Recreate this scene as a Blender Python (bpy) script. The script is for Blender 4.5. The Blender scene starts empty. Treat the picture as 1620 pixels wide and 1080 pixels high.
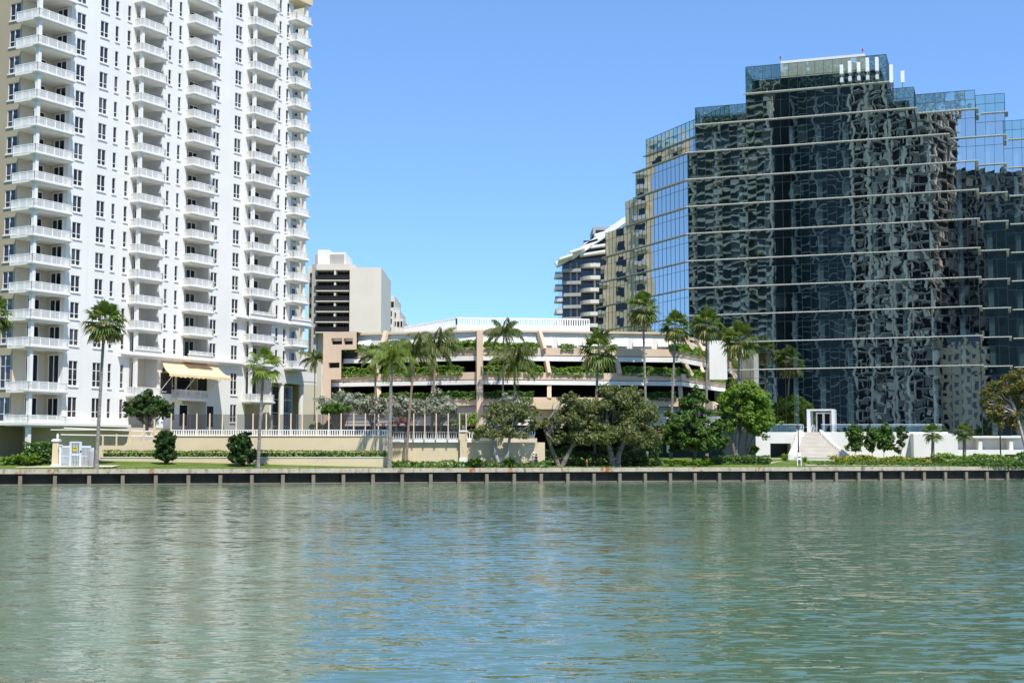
import bpy, math, random
import numpy as np
from mathutils import Vector, Matrix

RND = random.Random(11)
NP = np.random.default_rng(5)
scene = bpy.context.scene
COL = scene.collection
R = math.radians

# ------------------------------------------------------------------ camera
H = 3.2                      # eye height above the water
FPX = 2200.0                 # focal length in photo pixels (1620 wide)
YH = 718.0                   # horizon row
TH = math.atan((YH - 540) / FPX)
cam_data = bpy.data.cameras.new("Camera")
cam_data.sensor_width = 36.0
cam_data.lens = 36.0 * FPX / 1620.0
cam_data.clip_start = 0.5
cam_data.clip_end = 6000.0
cam = bpy.data.objects.new("Camera", cam_data)
COL.objects.link(cam)
cam.location = (0, 0, H)
cam.rotation_euler = (R(90) + TH, 0, 0)
scene.camera = cam


def ray(px, py):
    v = 540.0 - py
    return Vector((px - 810.0, FPX * math.cos(TH) - v * math.sin(TH), FPX * math.sin(TH) + v * math.cos(TH)))


def P(px, py, D):
    d = ray(px, py)
    return Vector((0, 0, H)) + d * (D / d.y)


def Dsw(px):                 # distance of the sea wall along the picture
    return 1.0 / (1 / 143.0 - (1 / 143.0 - 1 / 175.0) * px / 1500.0)


def mpp(D):                  # metres in one photo pixel at distance D
    return D / FPX


class Frame:
    """vertical plane: x along it to the right, y into the building, z up"""
    def __init__(self, o, u):
        self.o = Vector((o[0], o[1]))
        self.u = Vector(u).normalized()
        self.v = Vector((-self.u.y, self.u.x))
        self.rot = math.atan2(self.u.y, self.u.x)

    def hit(self, px, py, y0=0.0):
        d = ray(px, py)
        dd = Vector((d.x, d.y))
        oo = self.o + self.v * y0
        t = oo.dot(self.v) / dd.dot(self.v)
        p = dd * t
        return (p - self.o).dot(self.u), H + d.z * t

    def s(self, px, py=430, y0=0.0):
        return self.hit(px, py, y0)[0]

    def w(self, s, y, z=0.0):
        p = self.o + self.u * s + self.v * y
        return Vector((p.x, p.y, z))

    def loc(self, p):
        q = Vector((p[0], p[1])) - self.o
        return Vector((q.dot(self.u), q.dot(self.v), p[2]))


# ------------------------------------------------------------------ mesh building
class MB:
    def __init__(self):
        self.v = []
        self.f = []
        self.m = []

    def quad(self, a, b, c, d, m=0):
        n = len(self.v)
        self.v += [tuple(a), tuple(b), tuple(c), tuple(d)]
        self.f.append((n, n + 1, n + 2, n + 3))
        self.m.append(m)

    def poly(self, pts, m=0):
        n = len(self.v)
        self.v += [tuple(p) for p in pts]
        self.f.append(tuple(range(n, n + len(pts))))
        self.m.append(m)

    def box(self, x0, x1, y0, y1, z0, z1, m=0):
        n = len(self.v)
        self.v += [(x0, y0, z0), (x1, y0, z0), (x1, y1, z0), (x0, y1, z0), (x0, y0, z1), (x1, y0, z1), (x1, y1, z1), (x0, y1, z1)]
        for q in ((0, 3, 2, 1), (4, 5, 6, 7), (0, 1, 5, 4), (1, 2, 6, 5), (2, 3, 7, 6), (3, 0, 4, 7)):
            self.f.append(tuple(n + i for i in q))
            self.m.append(m)

    def prism(self, pts, z0, z1, m=0, side=None):
        """pts counter-clockwise seen from above"""
        n = len(self.v)
        k = len(pts)
        self.v += [(p[0], p[1], z0) for p in pts] + [(p[0], p[1], z1) for p in pts]
        self.f.append(tuple(n + k + i for i in range(k)))
        self.m.append(m)
        self.f.append(tuple(n + k - 1 - i for i in range(k)))
        self.m.append(m)
        for i in range(k):
            j = (i + 1) % k
            self.f.append((n + i, n + j, n + k + j, n + k + i))
            self.m.append(side[i] if side else m)

    def beam(self, p0, p1, w, h, m=0):
        """square bar from p0 to p1, w wide across, h high"""
        p0 = Vector(p0)
        p1 = Vector(p1)
        d = (p1 - p0).normalized()
        a = d.cross(Vector((0, 0, 1)))
        if a.length < 1e-4:
            a = Vector((1, 0, 0))
        a = a.normalized() * (w / 2)
        b = a.cross(d).normalized() * (h / 2)
        n = len(self.v)
        for p in (p0, p1):
            for sa, sb in ((-1, -1), (1, -1), (1, 1), (-1, 1)):
                self.v.append(tuple(p + a * sa + b * sb))
        for q in ((0, 1, 2, 3), (7, 6, 5, 4), (0, 4, 5, 1), (1, 5, 6, 2), (2, 6, 7, 3), (3, 7, 4, 0)):
            self.f.append(tuple(n + i for i in q))
            self.m.append(m)

    def tube(self, pts, rs, k=6, m=0, cap=True):
        n = len(self.v)
        pts = [Vector(p) for p in pts]
        for i, p in enumerate(pts):
            d = (pts[min(i + 1, len(pts) - 1)] - pts[max(i - 1, 0)]).normalized()
            a = d.cross(Vector((0.31, 0.95, 0.05)))
            if a.length < 1e-3:
                a = d.cross(Vector((1, 0, 0)))
            a.normalize()
            b = d.cross(a)
            for j in range(k):
                t = 2 * math.pi * j / k
                self.v.append(tuple(p + (a * math.cos(t) + b * math.sin(t)) * rs[i]))
        for i in range(len(pts) - 1):
            for j in range(k):
                q = (j + 1) % k
                self.f.append((n + i * k + j, n + i * k + q, n + (i + 1) * k + q, n + (i + 1) * k + j))
                self.m.append(m)
        if cap:
            self.f.append(tuple(n + j for j in range(k - 1, -1, -1)))
            self.m.append(m)
            e = n + (len(pts) - 1) * k
            self.f.append(tuple(e + j for j in range(k)))
            self.m.append(m)

    def lathe(self, c, prof, k=10, m=0):
        """prof: list of (radius, z)"""
        self.tube([(c[0], c[1], c[2] + z) for r, z in prof], [max(r, 1e-3) for r, z in prof], k, m)

    def mesh(self, name, mats):
        me = bpy.data.meshes.new(name)
        me.from_pydata(self.v, [], self.f)
        if not isinstance(mats, (list, tuple)):
            mats = [mats]
        for x in mats:
            me.materials.append(x)
        if len(mats) > 1:
            me.polygons.foreach_set("material_index", self.m)
        me.update()
        return me

    def build(self, name, mats, parent=None, loc=(0, 0, 0), rotz=0.0):
        return link(name, self.mesh(name, mats), parent, loc, rotz)


def link(name, data, parent=None, loc=(0, 0, 0), rotz=0.0):
    o = bpy.data.objects.new(name, data)
    COL.objects.link(o)
    o.location = loc
    o.rotation_euler = (0, 0, rotz)
    if parent is not None:
        o.parent = parent
    return o


def tag(o, label, cat, group=None, kind=None):
    o["label"] = label
    o["category"] = cat
    if group:
        o["group"] = group
    if kind:
        o["kind"] = kind
    return o


def thing(name, label, cat, loc=(0, 0, 0), rotz=0.0, group=None):
    return tag(link(name, None, None, loc, rotz), label, cat, group)


def struct(name, mb, mats, kind="structure"):
    o = mb.build(name, mats)
    o["kind"] = kind
    return o


def copy_tree(root, loc, label=None, rotz=None):
    r = root.copy()
    COL.objects.link(r)
    r.location = loc
    if rotz is not None:
        r.rotation_euler = (0, 0, rotz)
    if label:
        r["label"] = label
    for ch in list(root.children):
        c = ch.copy()
        COL.objects.link(c)
        c.parent = r
        for g in ch.children:
            d = g.copy()
            COL.objects.link(d)
            d.parent = c
    return r


# ------------------------------------------------------------------ materials
def new_mat(name):
    m = bpy.data.materials.new(name)
    m.use_nodes = True
    nt = m.node_tree
    nt.nodes.clear()
    out = nt.nodes.new("ShaderNodeOutputMaterial")
    return m, nt, out


def N(nt, typ, **kw):
    n = nt.nodes.new(typ)
    for k, v in kw.items():
        if k in n.inputs.keys():
            n.inputs[k].default_value = v
        else:
            setattr(n, k, v)
    return n


def coords(nt, scale=(1, 1, 1), src="world"):
    if src == "world":
        g = N(nt, "ShaderNodeNewGeometry")
        o = g.outputs["Position"]
    else:
        g = N(nt, "ShaderNodeTexCoord")
        o = g.outputs["Object"]
    mp = N(nt, "ShaderNodeMapping")
    mp.inputs["Scale"].default_value = scale
    nt.links.new(o, mp.inputs["Vector"])
    return mp.outputs["Vector"]


def mixc(nt, fac, a, b, mode="MIX"):
    n = nt.nodes.new("ShaderNodeMix")
    n.data_type = "RGBA"
    n.blend_type = mode
    for sock, val in ((n.inputs[0], fac), (n.inputs[6], a), (n.inputs[7], b)):
        if hasattr(val, "links") or hasattr(val, "is_linked"):
            nt.links.new(val, sock)
        elif isinstance(val, (int, float)):
            sock.default_value = val
        else:
            sock.default_value = (val[0], val[1], val[2], 1)
    return n.outputs[2]


def ramp(nt, src, p0, p1):
    n = nt.nodes.new("ShaderNodeMapRange")
    n.inputs["From Min"].default_value = p0
    n.inputs["From Max"].default_value = p1
    nt.links.new(src, n.inputs["Value"])
    return n.outputs["Result"]


def noise(nt, vec, scale, detail=4, rough=0.55, out="Fac"):
    n = N(nt, "ShaderNodeTexNoise")
    n.inputs["Scale"].default_value = scale
    n.inputs["Detail"].default_value = detail
    n.inputs["Roughness"].default_value = rough
    nt.links.new(vec, n.inputs["Vector"])
    return n.outputs[out]


def plain(name, col, rough=0.7, var=0.10, scale=0.6, streak=True, spec=0.3, metal=0.0, bump=0.0, stain=None, stain_amt=0.0):
    """painted / cast surface with soft blotches and faint rain streaks"""
    m, nt, out = new_mat(name)
    b = N(nt, "ShaderNodeBsdfPrincipled")
    b.inputs["Roughness"].default_value = rough
    b.inputs["Specular IOR Level"].default_value = spec
    b.inputs["Metallic"].default_value = metal
    v1 = coords(nt, (1, 1, 1))
    f1 = ramp(nt, noise(nt, v1, scale, 5), 0.3, 0.7)
    dark = tuple(c * (1 - var) for c in col)
    lite = tuple(min(1, c * (1 + var * 0.5)) for c in col)
    c = mixc(nt, f1, dark, lite)
    if streak:
        v2 = coords(nt, (1.6, 1.6, 0.08))
        f2 = ramp(nt, noise(nt, v2, 1.4, 4), 0.55, 0.85)
        c = mixc(nt, f2, c, tuple(x * (1 - var * 1.6) for x in col))
    if stain:
        v3 = coords(nt, (1, 1, 0.5))
        f3 = ramp(nt, noise(nt, v3, 1.1, 5), 0.62, 0.75)
        mm = N(nt, "ShaderNodeMath", operation="MULTIPLY")
        nt.links.new(f3, mm.inputs[0])
        mm.inputs[1].default_value = stain_amt
        c = mixc(nt, mm.outputs[0], c, stain)
    nt.links.new(c, b.inputs["Base Color"])
    if bump:
        bp = N(nt, "ShaderNodeBump")
        bp.inputs["Strength"].default_value = bump
        bp.inputs["Distance"].default_value = 0.05
        nt.links.new(noise(nt, v1, 9, 4), bp.inputs["Height"])
        nt.links.new(bp.outputs["Normal"], b.inputs["Normal"])
    nt.links.new(b.outputs[0], out.inputs[0])
    return m


def leaf_mat(name, cols, trans=0.35, rough=0.5):
    """leaf colours vary from leaf to leaf and from clump to clump"""
    m, nt, out = new_mat(name)
    g = N(nt, "ShaderNodeNewGeometry")
    v = coords(nt)
    f = noise(nt, v, 0.9, 3)
    c = mixc(nt, g.outputs["Random Per Island"], cols[0], cols[1])
    c = mixc(nt, ramp(nt, f, 0.42, 0.68), c, cols[2])
    if len(cols) > 3:
        gt = N(nt, "ShaderNodeMath", operation="GREATER_THAN")
        wn = N(nt, "ShaderNodeTexWhiteNoise", noise_dimensions="1D")
        nt.links.new(g.outputs["Random Per Island"], wn.inputs["W"])
        nt.links.new(wn.outputs["Value"], gt.inputs[0])
        gt.inputs[1].default_value = 0.95
        c = mixc(nt, gt.outputs[0], c, cols[3])
    b = N(nt, "ShaderNodeBsdfPrincipled")
    b.inputs["Roughness"].default_value = rough
    b.inputs["Specular IOR Level"].default_value = 0.35
    nt.links.new(c, b.inputs["Base Color"])
    t = N(nt, "ShaderNodeBsdfTranslucent")
    c2 = mixc(nt, 1.0, c, (1.25, 1.35, 0.6), "MULTIPLY")
    nt.links.new(c2, t.inputs["Color"])
    mx = N(nt, "ShaderNodeMixShader")
    mx.inputs[0].default_value = trans
    nt.links.new(b.outputs[0], mx.inputs[1])
    nt.links.new(t.outputs[0], mx.inputs[2])
    nt.links.new(mx.outputs[0], out.inputs[0])
    return m


def window_mat(name, base=(0.02, 0.022, 0.026), curtain=(0.14, 0.14, 0.14), spec=0.6):
    m, nt, out = new_mat(name)
    oi = N(nt, "ShaderNodeObjectInfo")
    g = N(nt, "ShaderNodeNewGeometry")
    ad = N(nt, "ShaderNodeMath", operation="ADD")
    nt.links.new(oi.outputs["Random"], ad.inputs[0])
    nt.links.new(g.outputs["Random Per Island"], ad.inputs[1])
    wn = N(nt, "ShaderNodeTexWhiteNoise", noise_dimensions="1D")
    nt.links.new(ad.outputs[0], wn.inputs["W"])
    c = mixc(nt, ramp(nt, wn.outputs["Value"], 0.55, 1.15), base, curtain)
    v = coords(nt, (6, 6, 0.3))
    c = mixc(nt, ramp(nt, noise(nt, v, 1.5, 3), 0.4, 0.7), c, base)
    b = N(nt, "ShaderNodeBsdfPrincipled")
    b.inputs["Roughness"].default_value = 0.06
    b.inputs["Specular IOR Level"].default_value = spec
    nt.links.new(c, b.inputs["Base Color"])
    nt.links.new(b.outputs[0], out.inputs[0])
    return m


def vnoise(nt, vec, scale, amp, detail=2, rough=0.5):
    """noise vector centred on zero, scaled by amp (a tuple)"""
    c = noise(nt, vec, scale, detail, rough, "Color")
    s = N(nt, "ShaderNodeVectorMath", operation="SUBTRACT")
    nt.links.new(c, s.inputs[0])
    s.inputs[1].default_value = (0.5, 0.5, 0.5)
    m = N(nt, "ShaderNodeVectorMath", operation="MULTIPLY")
    nt.links.new(s.outputs[0], m.inputs[0])
    m.inputs[1].default_value = amp
    return m.outputs[0]


def vadd(nt, a, b):
    n = N(nt, "ShaderNodeVectorMath", operation="ADD")
    nt.links.new(a, n.inputs[0])
    nt.links.new(b, n.inputs[1])
    return n.outputs[0]


def curtain_glass(name, refl=0.66, gloss=(0.97, 0.96, 0.89), through=(0.50, 0.62, 0.64), amp=0.0062, tilt=0.004):
    """mirror glass panes, each one slightly bowed and tilted, letting some of the inside through"""
    m, nt, out = new_mat(name)
    g = N(nt, "ShaderNodeNewGeometry")
    pw = N(nt, "ShaderNodeTexWhiteNoise", noise_dimensions="1D")
    nt.links.new(g.outputs["Random Per Island"], pw.inputs["W"])
    ps = N(nt, "ShaderNodeVectorMath", operation="SCALE")       # every pane has a bow of its own
    nt.links.new(pw.outputs["Color"], ps.inputs[0])
    ps.inputs["Scale"].default_value = 60.0
    v = vadd(nt, coords(nt, (0.7, 0.7, 1.1)), ps.outputs[0])
    n1 = vnoise(nt, v, 0.75, (amp * 0.65, amp * 0.65, amp), 0, 0.4)
    n2 = vnoise(nt, v, 1.9, (amp * 0.25,) * 3, 0, 0.4)
    wn = N(nt, "ShaderNodeTexWhiteNoise", noise_dimensions="1D")
    nt.links.new(g.outputs["Random Per Island"], wn.inputs["W"])
    s = N(nt, "ShaderNodeVectorMath", operation="SUBTRACT")
    nt.links.new(wn.outputs["Color"], s.inputs[0])
    s.inputs[1].default_value = (0.5, 0.5, 0.5)
    mu = N(nt, "ShaderNodeVectorMath", operation="SCALE")
    nt.links.new(s.outputs[0], mu.inputs[0])
    mu.inputs["Scale"].default_value = tilt
    nn = vadd(nt, vadd(nt, vadd(nt, g.outputs["Normal"], n1), n2), mu.outputs[0])
    no = N(nt, "ShaderNodeVectorMath", operation="NORMALIZE")
    nt.links.new(nn, no.inputs[0])
    gl = N(nt, "ShaderNodeBsdfGlossy")
    gl.inputs["Roughness"].default_value = 0.0
    gl.inputs["Color"].default_value = (*gloss, 1)
    nt.links.new(no.outputs[0], gl.inputs["Normal"])
    tr = N(nt, "ShaderNodeBsdfTransparent")
    tr.inputs["Color"].default_value = (*through, 1)
    mx = N(nt, "ShaderNodeMixShader")
    mx.inputs[0].default_value = refl
    nt.links.new(tr.outputs[0], mx.inputs[1])
    nt.links.new(gl.outputs[0], mx.inputs[2])
    nt.links.new(mx.outputs[0], out.inputs[0])
    return m


def clear_mat(name, col, opacity):
    m, nt, out = new_mat(name)
    b = N(nt, "ShaderNodeBsdfPrincipled")
    b.inputs["Base Color"].default_value = (*col, 1)
    b.inputs["Roughness"].default_value = 0.25
    tr = N(nt, "ShaderNodeBsdfTransparent")
    mx = N(nt, "ShaderNodeMixShader")
    mx.inputs[0].default_value = opacity
    nt.links.new(tr.outputs[0], mx.inputs[1])
    nt.links.new(b.outputs[0], mx.inputs[2])
    nt.links.new(mx.outputs[0], out.inputs[0])
    return m


def water_mat():
    m, nt, out = new_mat("river_water")
    g = N(nt, "ShaderNodeNewGeometry")
    gust = ramp(nt, noise(nt, coords(nt, (0.012, 0.05, 1)), 1.0, 3), 0.35, 0.65)
    mr = N(nt, "ShaderNodeMapRange")
    nt.links.new(gust, mr.inputs["Value"])
    mr.inputs["To Min"].default_value = 0.7
    mr.inputs["To Max"].default_value = 1.1
    fine = vnoise(nt, coords(nt, (1.3, 3.6, 1)), 1.0, (0.30, 0.78, 0), 3, 0.65)
    mid = vnoise(nt, coords(nt, (0.16, 0.55, 1)), 1.0, (0.06, 0.20, 0), 2, 0.5)
    sc = N(nt, "ShaderNodeVectorMath", operation="SCALE")
    nt.links.new(vadd(nt, fine, mid), sc.inputs[0])
    nt.links.new(mr.outputs[0], sc.inputs["Scale"])
    lean = N(nt, "ShaderNodeVectorMath", operation="ADD")
    nt.links.new(sc.outputs[0], lean.inputs[0])
    lean.inputs[1].default_value = (0, -0.035, 0)               # wind waves with steeper southern faces
    nn = vadd(nt, g.outputs["Normal"], lean.outputs[0])
    no = N(nt, "ShaderNodeVectorMath", operation="NORMALIZE")
    nt.links.new(nn, no.inputs[0])
    b = N(nt, "ShaderNodeBsdfPrincipled")
    c = mixc(nt, ramp(nt, noise(nt, coords(nt, (0.02, 0.04, 1)), 1.0, 3), 0.35, 0.65), (0.072, 0.132, 0.076), (0.090, 0.152, 0.088))
    nt.links.new(c, b.inputs["Base Color"])
    b.inputs["Roughness"].default_value = 0.03
    b.inputs["IOR"].default_value = 1.5
    nt.links.new(no.outputs[0], b.inputs["Normal"])
    nt.links.new(b.outputs[0], out.inputs[0])
    return m


def lawn_mat():
    m, nt, out = new_mat("lawn_grass")
    v = coords(nt)
    c = mixc(nt, ramp(nt, noise(nt, v, 0.35, 4), 0.35, 0.65), (0.10, 0.16, 0.028), (0.17, 0.225, 0.05))
    c = mixc(nt, ramp(nt, noise(nt, v, 6.0, 4), 0.4, 0.75), c, (0.06, 0.10, 0.02))
    c = mixc(nt, ramp(nt, noise(nt, v, 0.16, 5), 0.6, 0.72), c, (0.22, 0.19, 0.10))
    b = N(nt, "ShaderNodeBsdfPrincipled")
    b.inputs["Roughness"].default_value = 0.9
    b.inputs["Specular IOR Level"].default_value = 0.1
    nt.links.new(c, b.inputs["Base Color"])
    bp = N(nt, "ShaderNodeBump")
    bp.inputs["Distance"].default_value = 0.1
    nt.links.new(noise(nt, v, 12.0, 3), bp.inputs["Height"])
    nt.links.new(bp.outputs[0], b.inputs["Normal"])
    nt.links.new(b.outputs[0], out.inputs[0])
    return m


def cap_mat():
    """pale concrete with dark drips and patches of rust"""
    m, nt, out = new_mat("sea_wall_concrete")
    v = coords(nt)
    c = mixc(nt, ramp(nt, noise(nt, v, 1.3, 6), 0.3, 0.7), (0.40, 0.345, 0.255), (0.56, 0.49, 0.375))
    c = mixc(nt, ramp(nt, noise(nt, coords(nt, (0.5, 0.5, 0.25)), 3.0, 5), 0.54, 0.72), c, (0.15, 0.135, 0.11))
    c = mixc(nt, ramp(nt, noise(nt, coords(nt, (0.55, 0.55, 0.3)), 1.3, 3, 0.7), 0.57, 0.66), c, (0.36, 0.13, 0.035))
    b = N(nt, "ShaderNodeBsdfPrincipled")
    b.inputs["Roughness"].default_value = 0.85
    nt.links.new(c, b.inputs["Base Color"])
    bp = N(nt, "ShaderNodeBump")
    bp.inputs["Distance"].default_value = 0.03
    nt.links.new(noise(nt, v, 6, 5), bp.inputs["Height"])
    nt.links.new(bp.outputs[0], b.inputs["Normal"])
    nt.links.new(b.outputs[0], out.inputs[0])
    return m


def trunk_mat(name, a, b_):
    """ringed palm or branch bark"""
    m, nt, out = new_mat(name)
    c = mixc(nt, ramp(nt, noise(nt, coords(nt, (2, 2, 7)), 1.0, 4), 0.35, 0.65), a, b_)
    b = N(nt, "ShaderNodeBsdfPrincipled")
    b.inputs["Roughness"].default_value = 0.9
    nt.links.new(c, b.inputs["Base Color"])
    nt.links.new(b.outputs[0], out.inputs[0])
    return m


M = dict(
    white=plain("white_stucco", (0.81, 0.78, 0.72), 0.8, 0.06, 0.25),
    trim=plain("white_trim", (0.84, 0.83, 0.79), 0.6, 0.04, 0.5, streak=False),
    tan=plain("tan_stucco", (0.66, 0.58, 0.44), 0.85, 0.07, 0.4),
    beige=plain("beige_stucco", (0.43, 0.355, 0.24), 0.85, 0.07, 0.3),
    sand=plain("sand_stucco", (0.70, 0.565, 0.365), 0.85, 0.07, 0.5, stain=(0.40, 0.32, 0.20), stain_amt=0.35),
    pink=plain("pinkish_concrete", (0.69, 0.52, 0.37), 0.85, 0.07, 0.5, stain=(0.46, 0.37, 0.29), stain_amt=0.4),
    post=plain("tan_post", (0.72, 0.55, 0.37), 0.6, 0.05, 1.0, streak=False),
    warm=plain("warm_stucco", (0.86, 0.70, 0.47), 0.85, 0.06, 0.3),
    palegrey=plain("pale_grey_concrete", (0.80, 0.68, 0.52), 0.85, 0.08, 0.3),
    midgrey=plain("mid_grey_glass", (0.24, 0.22, 0.185), 0.5, 0.2, 0.3),
    cream=plain("cream_concrete", (0.72, 0.66, 0.58), 0.85, 0.06, 0.2),
    greywall=plain("grey_concrete", (0.42, 0.41, 0.39), 0.85, 0.10, 0.3),
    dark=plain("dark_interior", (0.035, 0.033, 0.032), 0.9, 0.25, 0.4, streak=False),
    darkgrey=plain("dark_grey_metal", (0.10, 0.10, 0.11), 0.5, 0.1, 1.0, streak=False),
    black=plain("black_metal", (0.02, 0.02, 0.022), 0.45, 0.1, 1.0, streak=False),
    frame=plain("pale_metal", (0.62, 0.64, 0.65), 0.4, 0.05, 1.0, streak=False, spec=0.5),
    ledge=plain("sunshade_metal", (0.55, 0.54, 0.48), 0.5, 0.10, 1.5, streak=False),
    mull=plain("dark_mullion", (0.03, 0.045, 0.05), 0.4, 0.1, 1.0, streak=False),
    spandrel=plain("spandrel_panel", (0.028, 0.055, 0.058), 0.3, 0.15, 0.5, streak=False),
    room=plain("office_interior", (0.055, 0.075, 0.075), 0.9, 0.4, 0.15, streak=False),
    incol=plain("office_column", (0.80, 0.86, 0.88), 0.7, 0.05, 0.5, streak=False),
    pave=plain("pale_paving", (0.55, 0.49, 0.40), 0.9, 0.12, 0.7, streak=False),
    asphalt=plain("bank_paving", (0.22, 0.21, 0.19), 0.9, 0.2, 0.2, streak=False),
    step=plain("stair_stone", (0.66, 0.61, 0.53), 0.85, 0.08, 0.8, streak=False),
    awning=plain("awning_canvas", (0.80, 0.58, 0.33), 0.8, 0.06, 1.0, streak=False),
    soil=plain("dark_soil", (0.05, 0.04, 0.03), 0.95, 0.3, 1.0, streak=False),
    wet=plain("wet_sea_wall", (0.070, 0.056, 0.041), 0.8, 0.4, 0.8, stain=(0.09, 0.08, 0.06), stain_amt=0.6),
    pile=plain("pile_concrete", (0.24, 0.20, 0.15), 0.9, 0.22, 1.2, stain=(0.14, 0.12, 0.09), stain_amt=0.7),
    yellow=plain("yellow_sign", (0.75, 0.55, 0.03), 0.5, 0.05, 1.0, streak=False),
    red=plain("red_plastic", (0.55, 0.05, 0.04), 0.5, 0.05, 1.0, streak=False),
    gatewhite=plain("painted_aluminium", (0.66, 0.69, 0.74), 0.5, 0.06, 1.0, streak=False),
    skin=plain("skin", (0.50, 0.31, 0.21), 0.6, 0.05, 3.0, streak=False),
    shirtg=plain("grey_shirt", (0.36, 0.37, 0.38), 0.9, 0.1, 6.0, streak=False),
    shirtd=plain("dark_cloth", (0.035, 0.03, 0.05), 0.9, 0.1, 6.0, streak=False),
    shirto=plain("orange_cloth", (0.62, 0.26, 0.03), 0.9, 0.1, 6.0, streak=False),
    hair=plain("brown_hair", (0.10, 0.05, 0.03), 0.8, 0.1, 6.0, streak=False),
    win=window_mat("apartment_window"),
    win2=window_mat("dark_window", (0.012, 0.014, 0.018), (0.05, 0.055, 0.065)),
    glass=curtain_glass("mirror_glass"),
    glassside=curtain_glass("blue_mirror_glass", 0.70, (0.80, 0.83, 0.80), (0.3, 0.42, 0.46), 0.006, 0.006),
    parapet=curtain_glass("parapet_glass", 0.40, (0.80, 0.92, 0.82), (0.50, 0.60, 0.52), 0.035, 0.02),
    railglass=curtain_glass("railing_glass", 0.10, (0.8, 0.9, 0.92), (0.55, 0.66, 0.66), 0.004, 0.004),
    mesh=clear_mat("pool_mesh", (0.045, 0.045, 0.05), 0.55),
    water=water_mat(),
    lawn=lawn_mat(),
    cap=cap_mat(),
    palmtrunk=trunk_mat("palm_trunk", (0.16, 0.14, 0.12), (0.34, 0.30, 0.26)),
    palmbrown=trunk_mat("brown_palm_trunk", (0.20, 0.13, 0.09), (0.34, 0.24, 0.17)),
    bark=trunk_mat("grey_bark", (0.10, 0.085, 0.07), (0.26, 0.22, 0.19)),
    palebark=trunk_mat("pale_bark", (0.30, 0.26, 0.23), (0.50, 0.44, 0.39)),
    l_fan=leaf_mat("fan_palm_leaf", [(0.065, 0.11, 0.024), (0.16, 0.215, 0.055), (0.10, 0.155, 0.03), (0.36, 0.28, 0.13)]),
    l_fanlight=leaf_mat("light_palm_leaf", [(0.12, 0.18, 0.026), (0.24, 0.3, 0.06), (0.156, 0.216, 0.036)], 0.4),
    l_coco=leaf_mat("coconut_leaf", [(0.045, 0.078, 0.018), (0.11, 0.15, 0.035), (0.16, 0.17, 0.045)]),
    l_dead=leaf_mat("dry_palm_leaf", [(0.32, 0.22, 0.10), (0.46, 0.34, 0.18), (0.25, 0.17, 0.08)], 0.25),
    l_dark=leaf_mat("dark_leaf", [(0.026, 0.061, 0.014), (0.065, 0.123, 0.023), (0.043, 0.094, 0.017)]),
    l_mid=leaf_mat("mid_leaf", [(0.049, 0.105, 0.017), (0.119, 0.21, 0.031), (0.077, 0.154, 0.022)]),
    l_bright=leaf_mat("bright_leaf", [(0.109, 0.203, 0.028), (0.234, 0.343, 0.047), (0.156, 0.265, 0.031)]),
    l_olive=leaf_mat("olive_leaf", [(0.10, 0.128, 0.04), (0.235, 0.255, 0.095), (0.155, 0.185, 0.06), (0.22, 0.15, 0.06)]),
    l_yolive=leaf_mat("yellow_olive_leaf", [(0.096, 0.108, 0.026), (0.228, 0.192, 0.042), (0.144, 0.144, 0.03), (0.312, 0.204, 0.048)]),
    l_silver=leaf_mat("silver_leaf", [(0.20, 0.22, 0.16), (0.36, 0.38, 0.30), (0.26, 0.285, 0.21)], 0.2),
    l_yellow=leaf_mat("yellow_leaf", [(0.16, 0.20, 0.02), (0.42, 0.38, 0.03), (0.12, 0.17, 0.02)], 0.35),
    l_hedge=leaf_mat("hedge_leaf", [(0.106, 0.18, 0.03), (0.3, 0.36, 0.074), (0.166, 0.24, 0.044)]),
    l_red=leaf_mat("red_flower", [(0.40, 0.05, 0.05), (0.50, 0.10, 0.08), (0.10, 0.09, 0.03)]),
)

# ------------------------------------------------------------------ light
SUN_EL = R(60)
SUN_AZ = Vector((0.40, -0.917)).normalized()
sd = Vector((SUN_AZ.x * math.cos(SUN_EL), SUN_AZ.y * math.cos(SUN_EL), math.sin(SUN_EL)))
sun_data = bpy.data.lights.new("Sun", "SUN")
sun_data.energy = 4.2
sun_data.angle = R(0.5)
sun_data.color = (1.0, 0.965, 0.91)
sun = bpy.data.objects.new("Sun", sun_data)
COL.objects.link(sun)
sun.rotation_euler = (-sd).to_track_quat("-Z", "Y").to_euler()
sun.location = (0, -50, 200)
world = bpy.data.worlds.new("World")
scene.world = world
world.use_nodes = True
wnt = world.node_tree
bg = wnt.nodes["Background"]
sky = wnt.nodes.new("ShaderNodeTexSky")
sky.sky_type = "NISHITA"
sky.sun_disc = False
sky.sun_elevation = SUN_EL
sky.sun_rotation = math.atan2(SUN_AZ.x, SUN_AZ.y)
sky.air_density = 0.6
sky.altitude = 2000
sky.dust_density = 0.5
sky.ozone_density = 6.0
gm = wnt.nodes.new("ShaderNodeGamma")
gm.inputs["Gamma"].default_value = 0.66
wnt.links.new(sky.outputs[0], gm.inputs["Color"])
tint = wnt.nodes.new("ShaderNodeMix")
tint.data_type = "RGBA"
tint.blend_type = "MULTIPLY"
tint.inputs[0].default_value = 1.0
tint.inputs[7].default_value = (1.32, 1.78, 2.2, 1)
wnt.links.new(gm.outputs[0], tint.inputs[6])
wnt.links.new(tint.outputs[2], bg.inputs[0])
bg.inputs[1].default_value = 0.15
scene.view_settings.view_transform = "Standard"
scene.view_settings.look = "None"
scene.view_settings.exposure = 0.5
scene.view_settings.gamma = 1.0
scene.cycles.max_bounces = 8
scene.cycles.transparent_max_bounces = 12
scene.cycles.glossy_bounces = 5
scene.cycles.diffuse_bounces = 3
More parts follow.
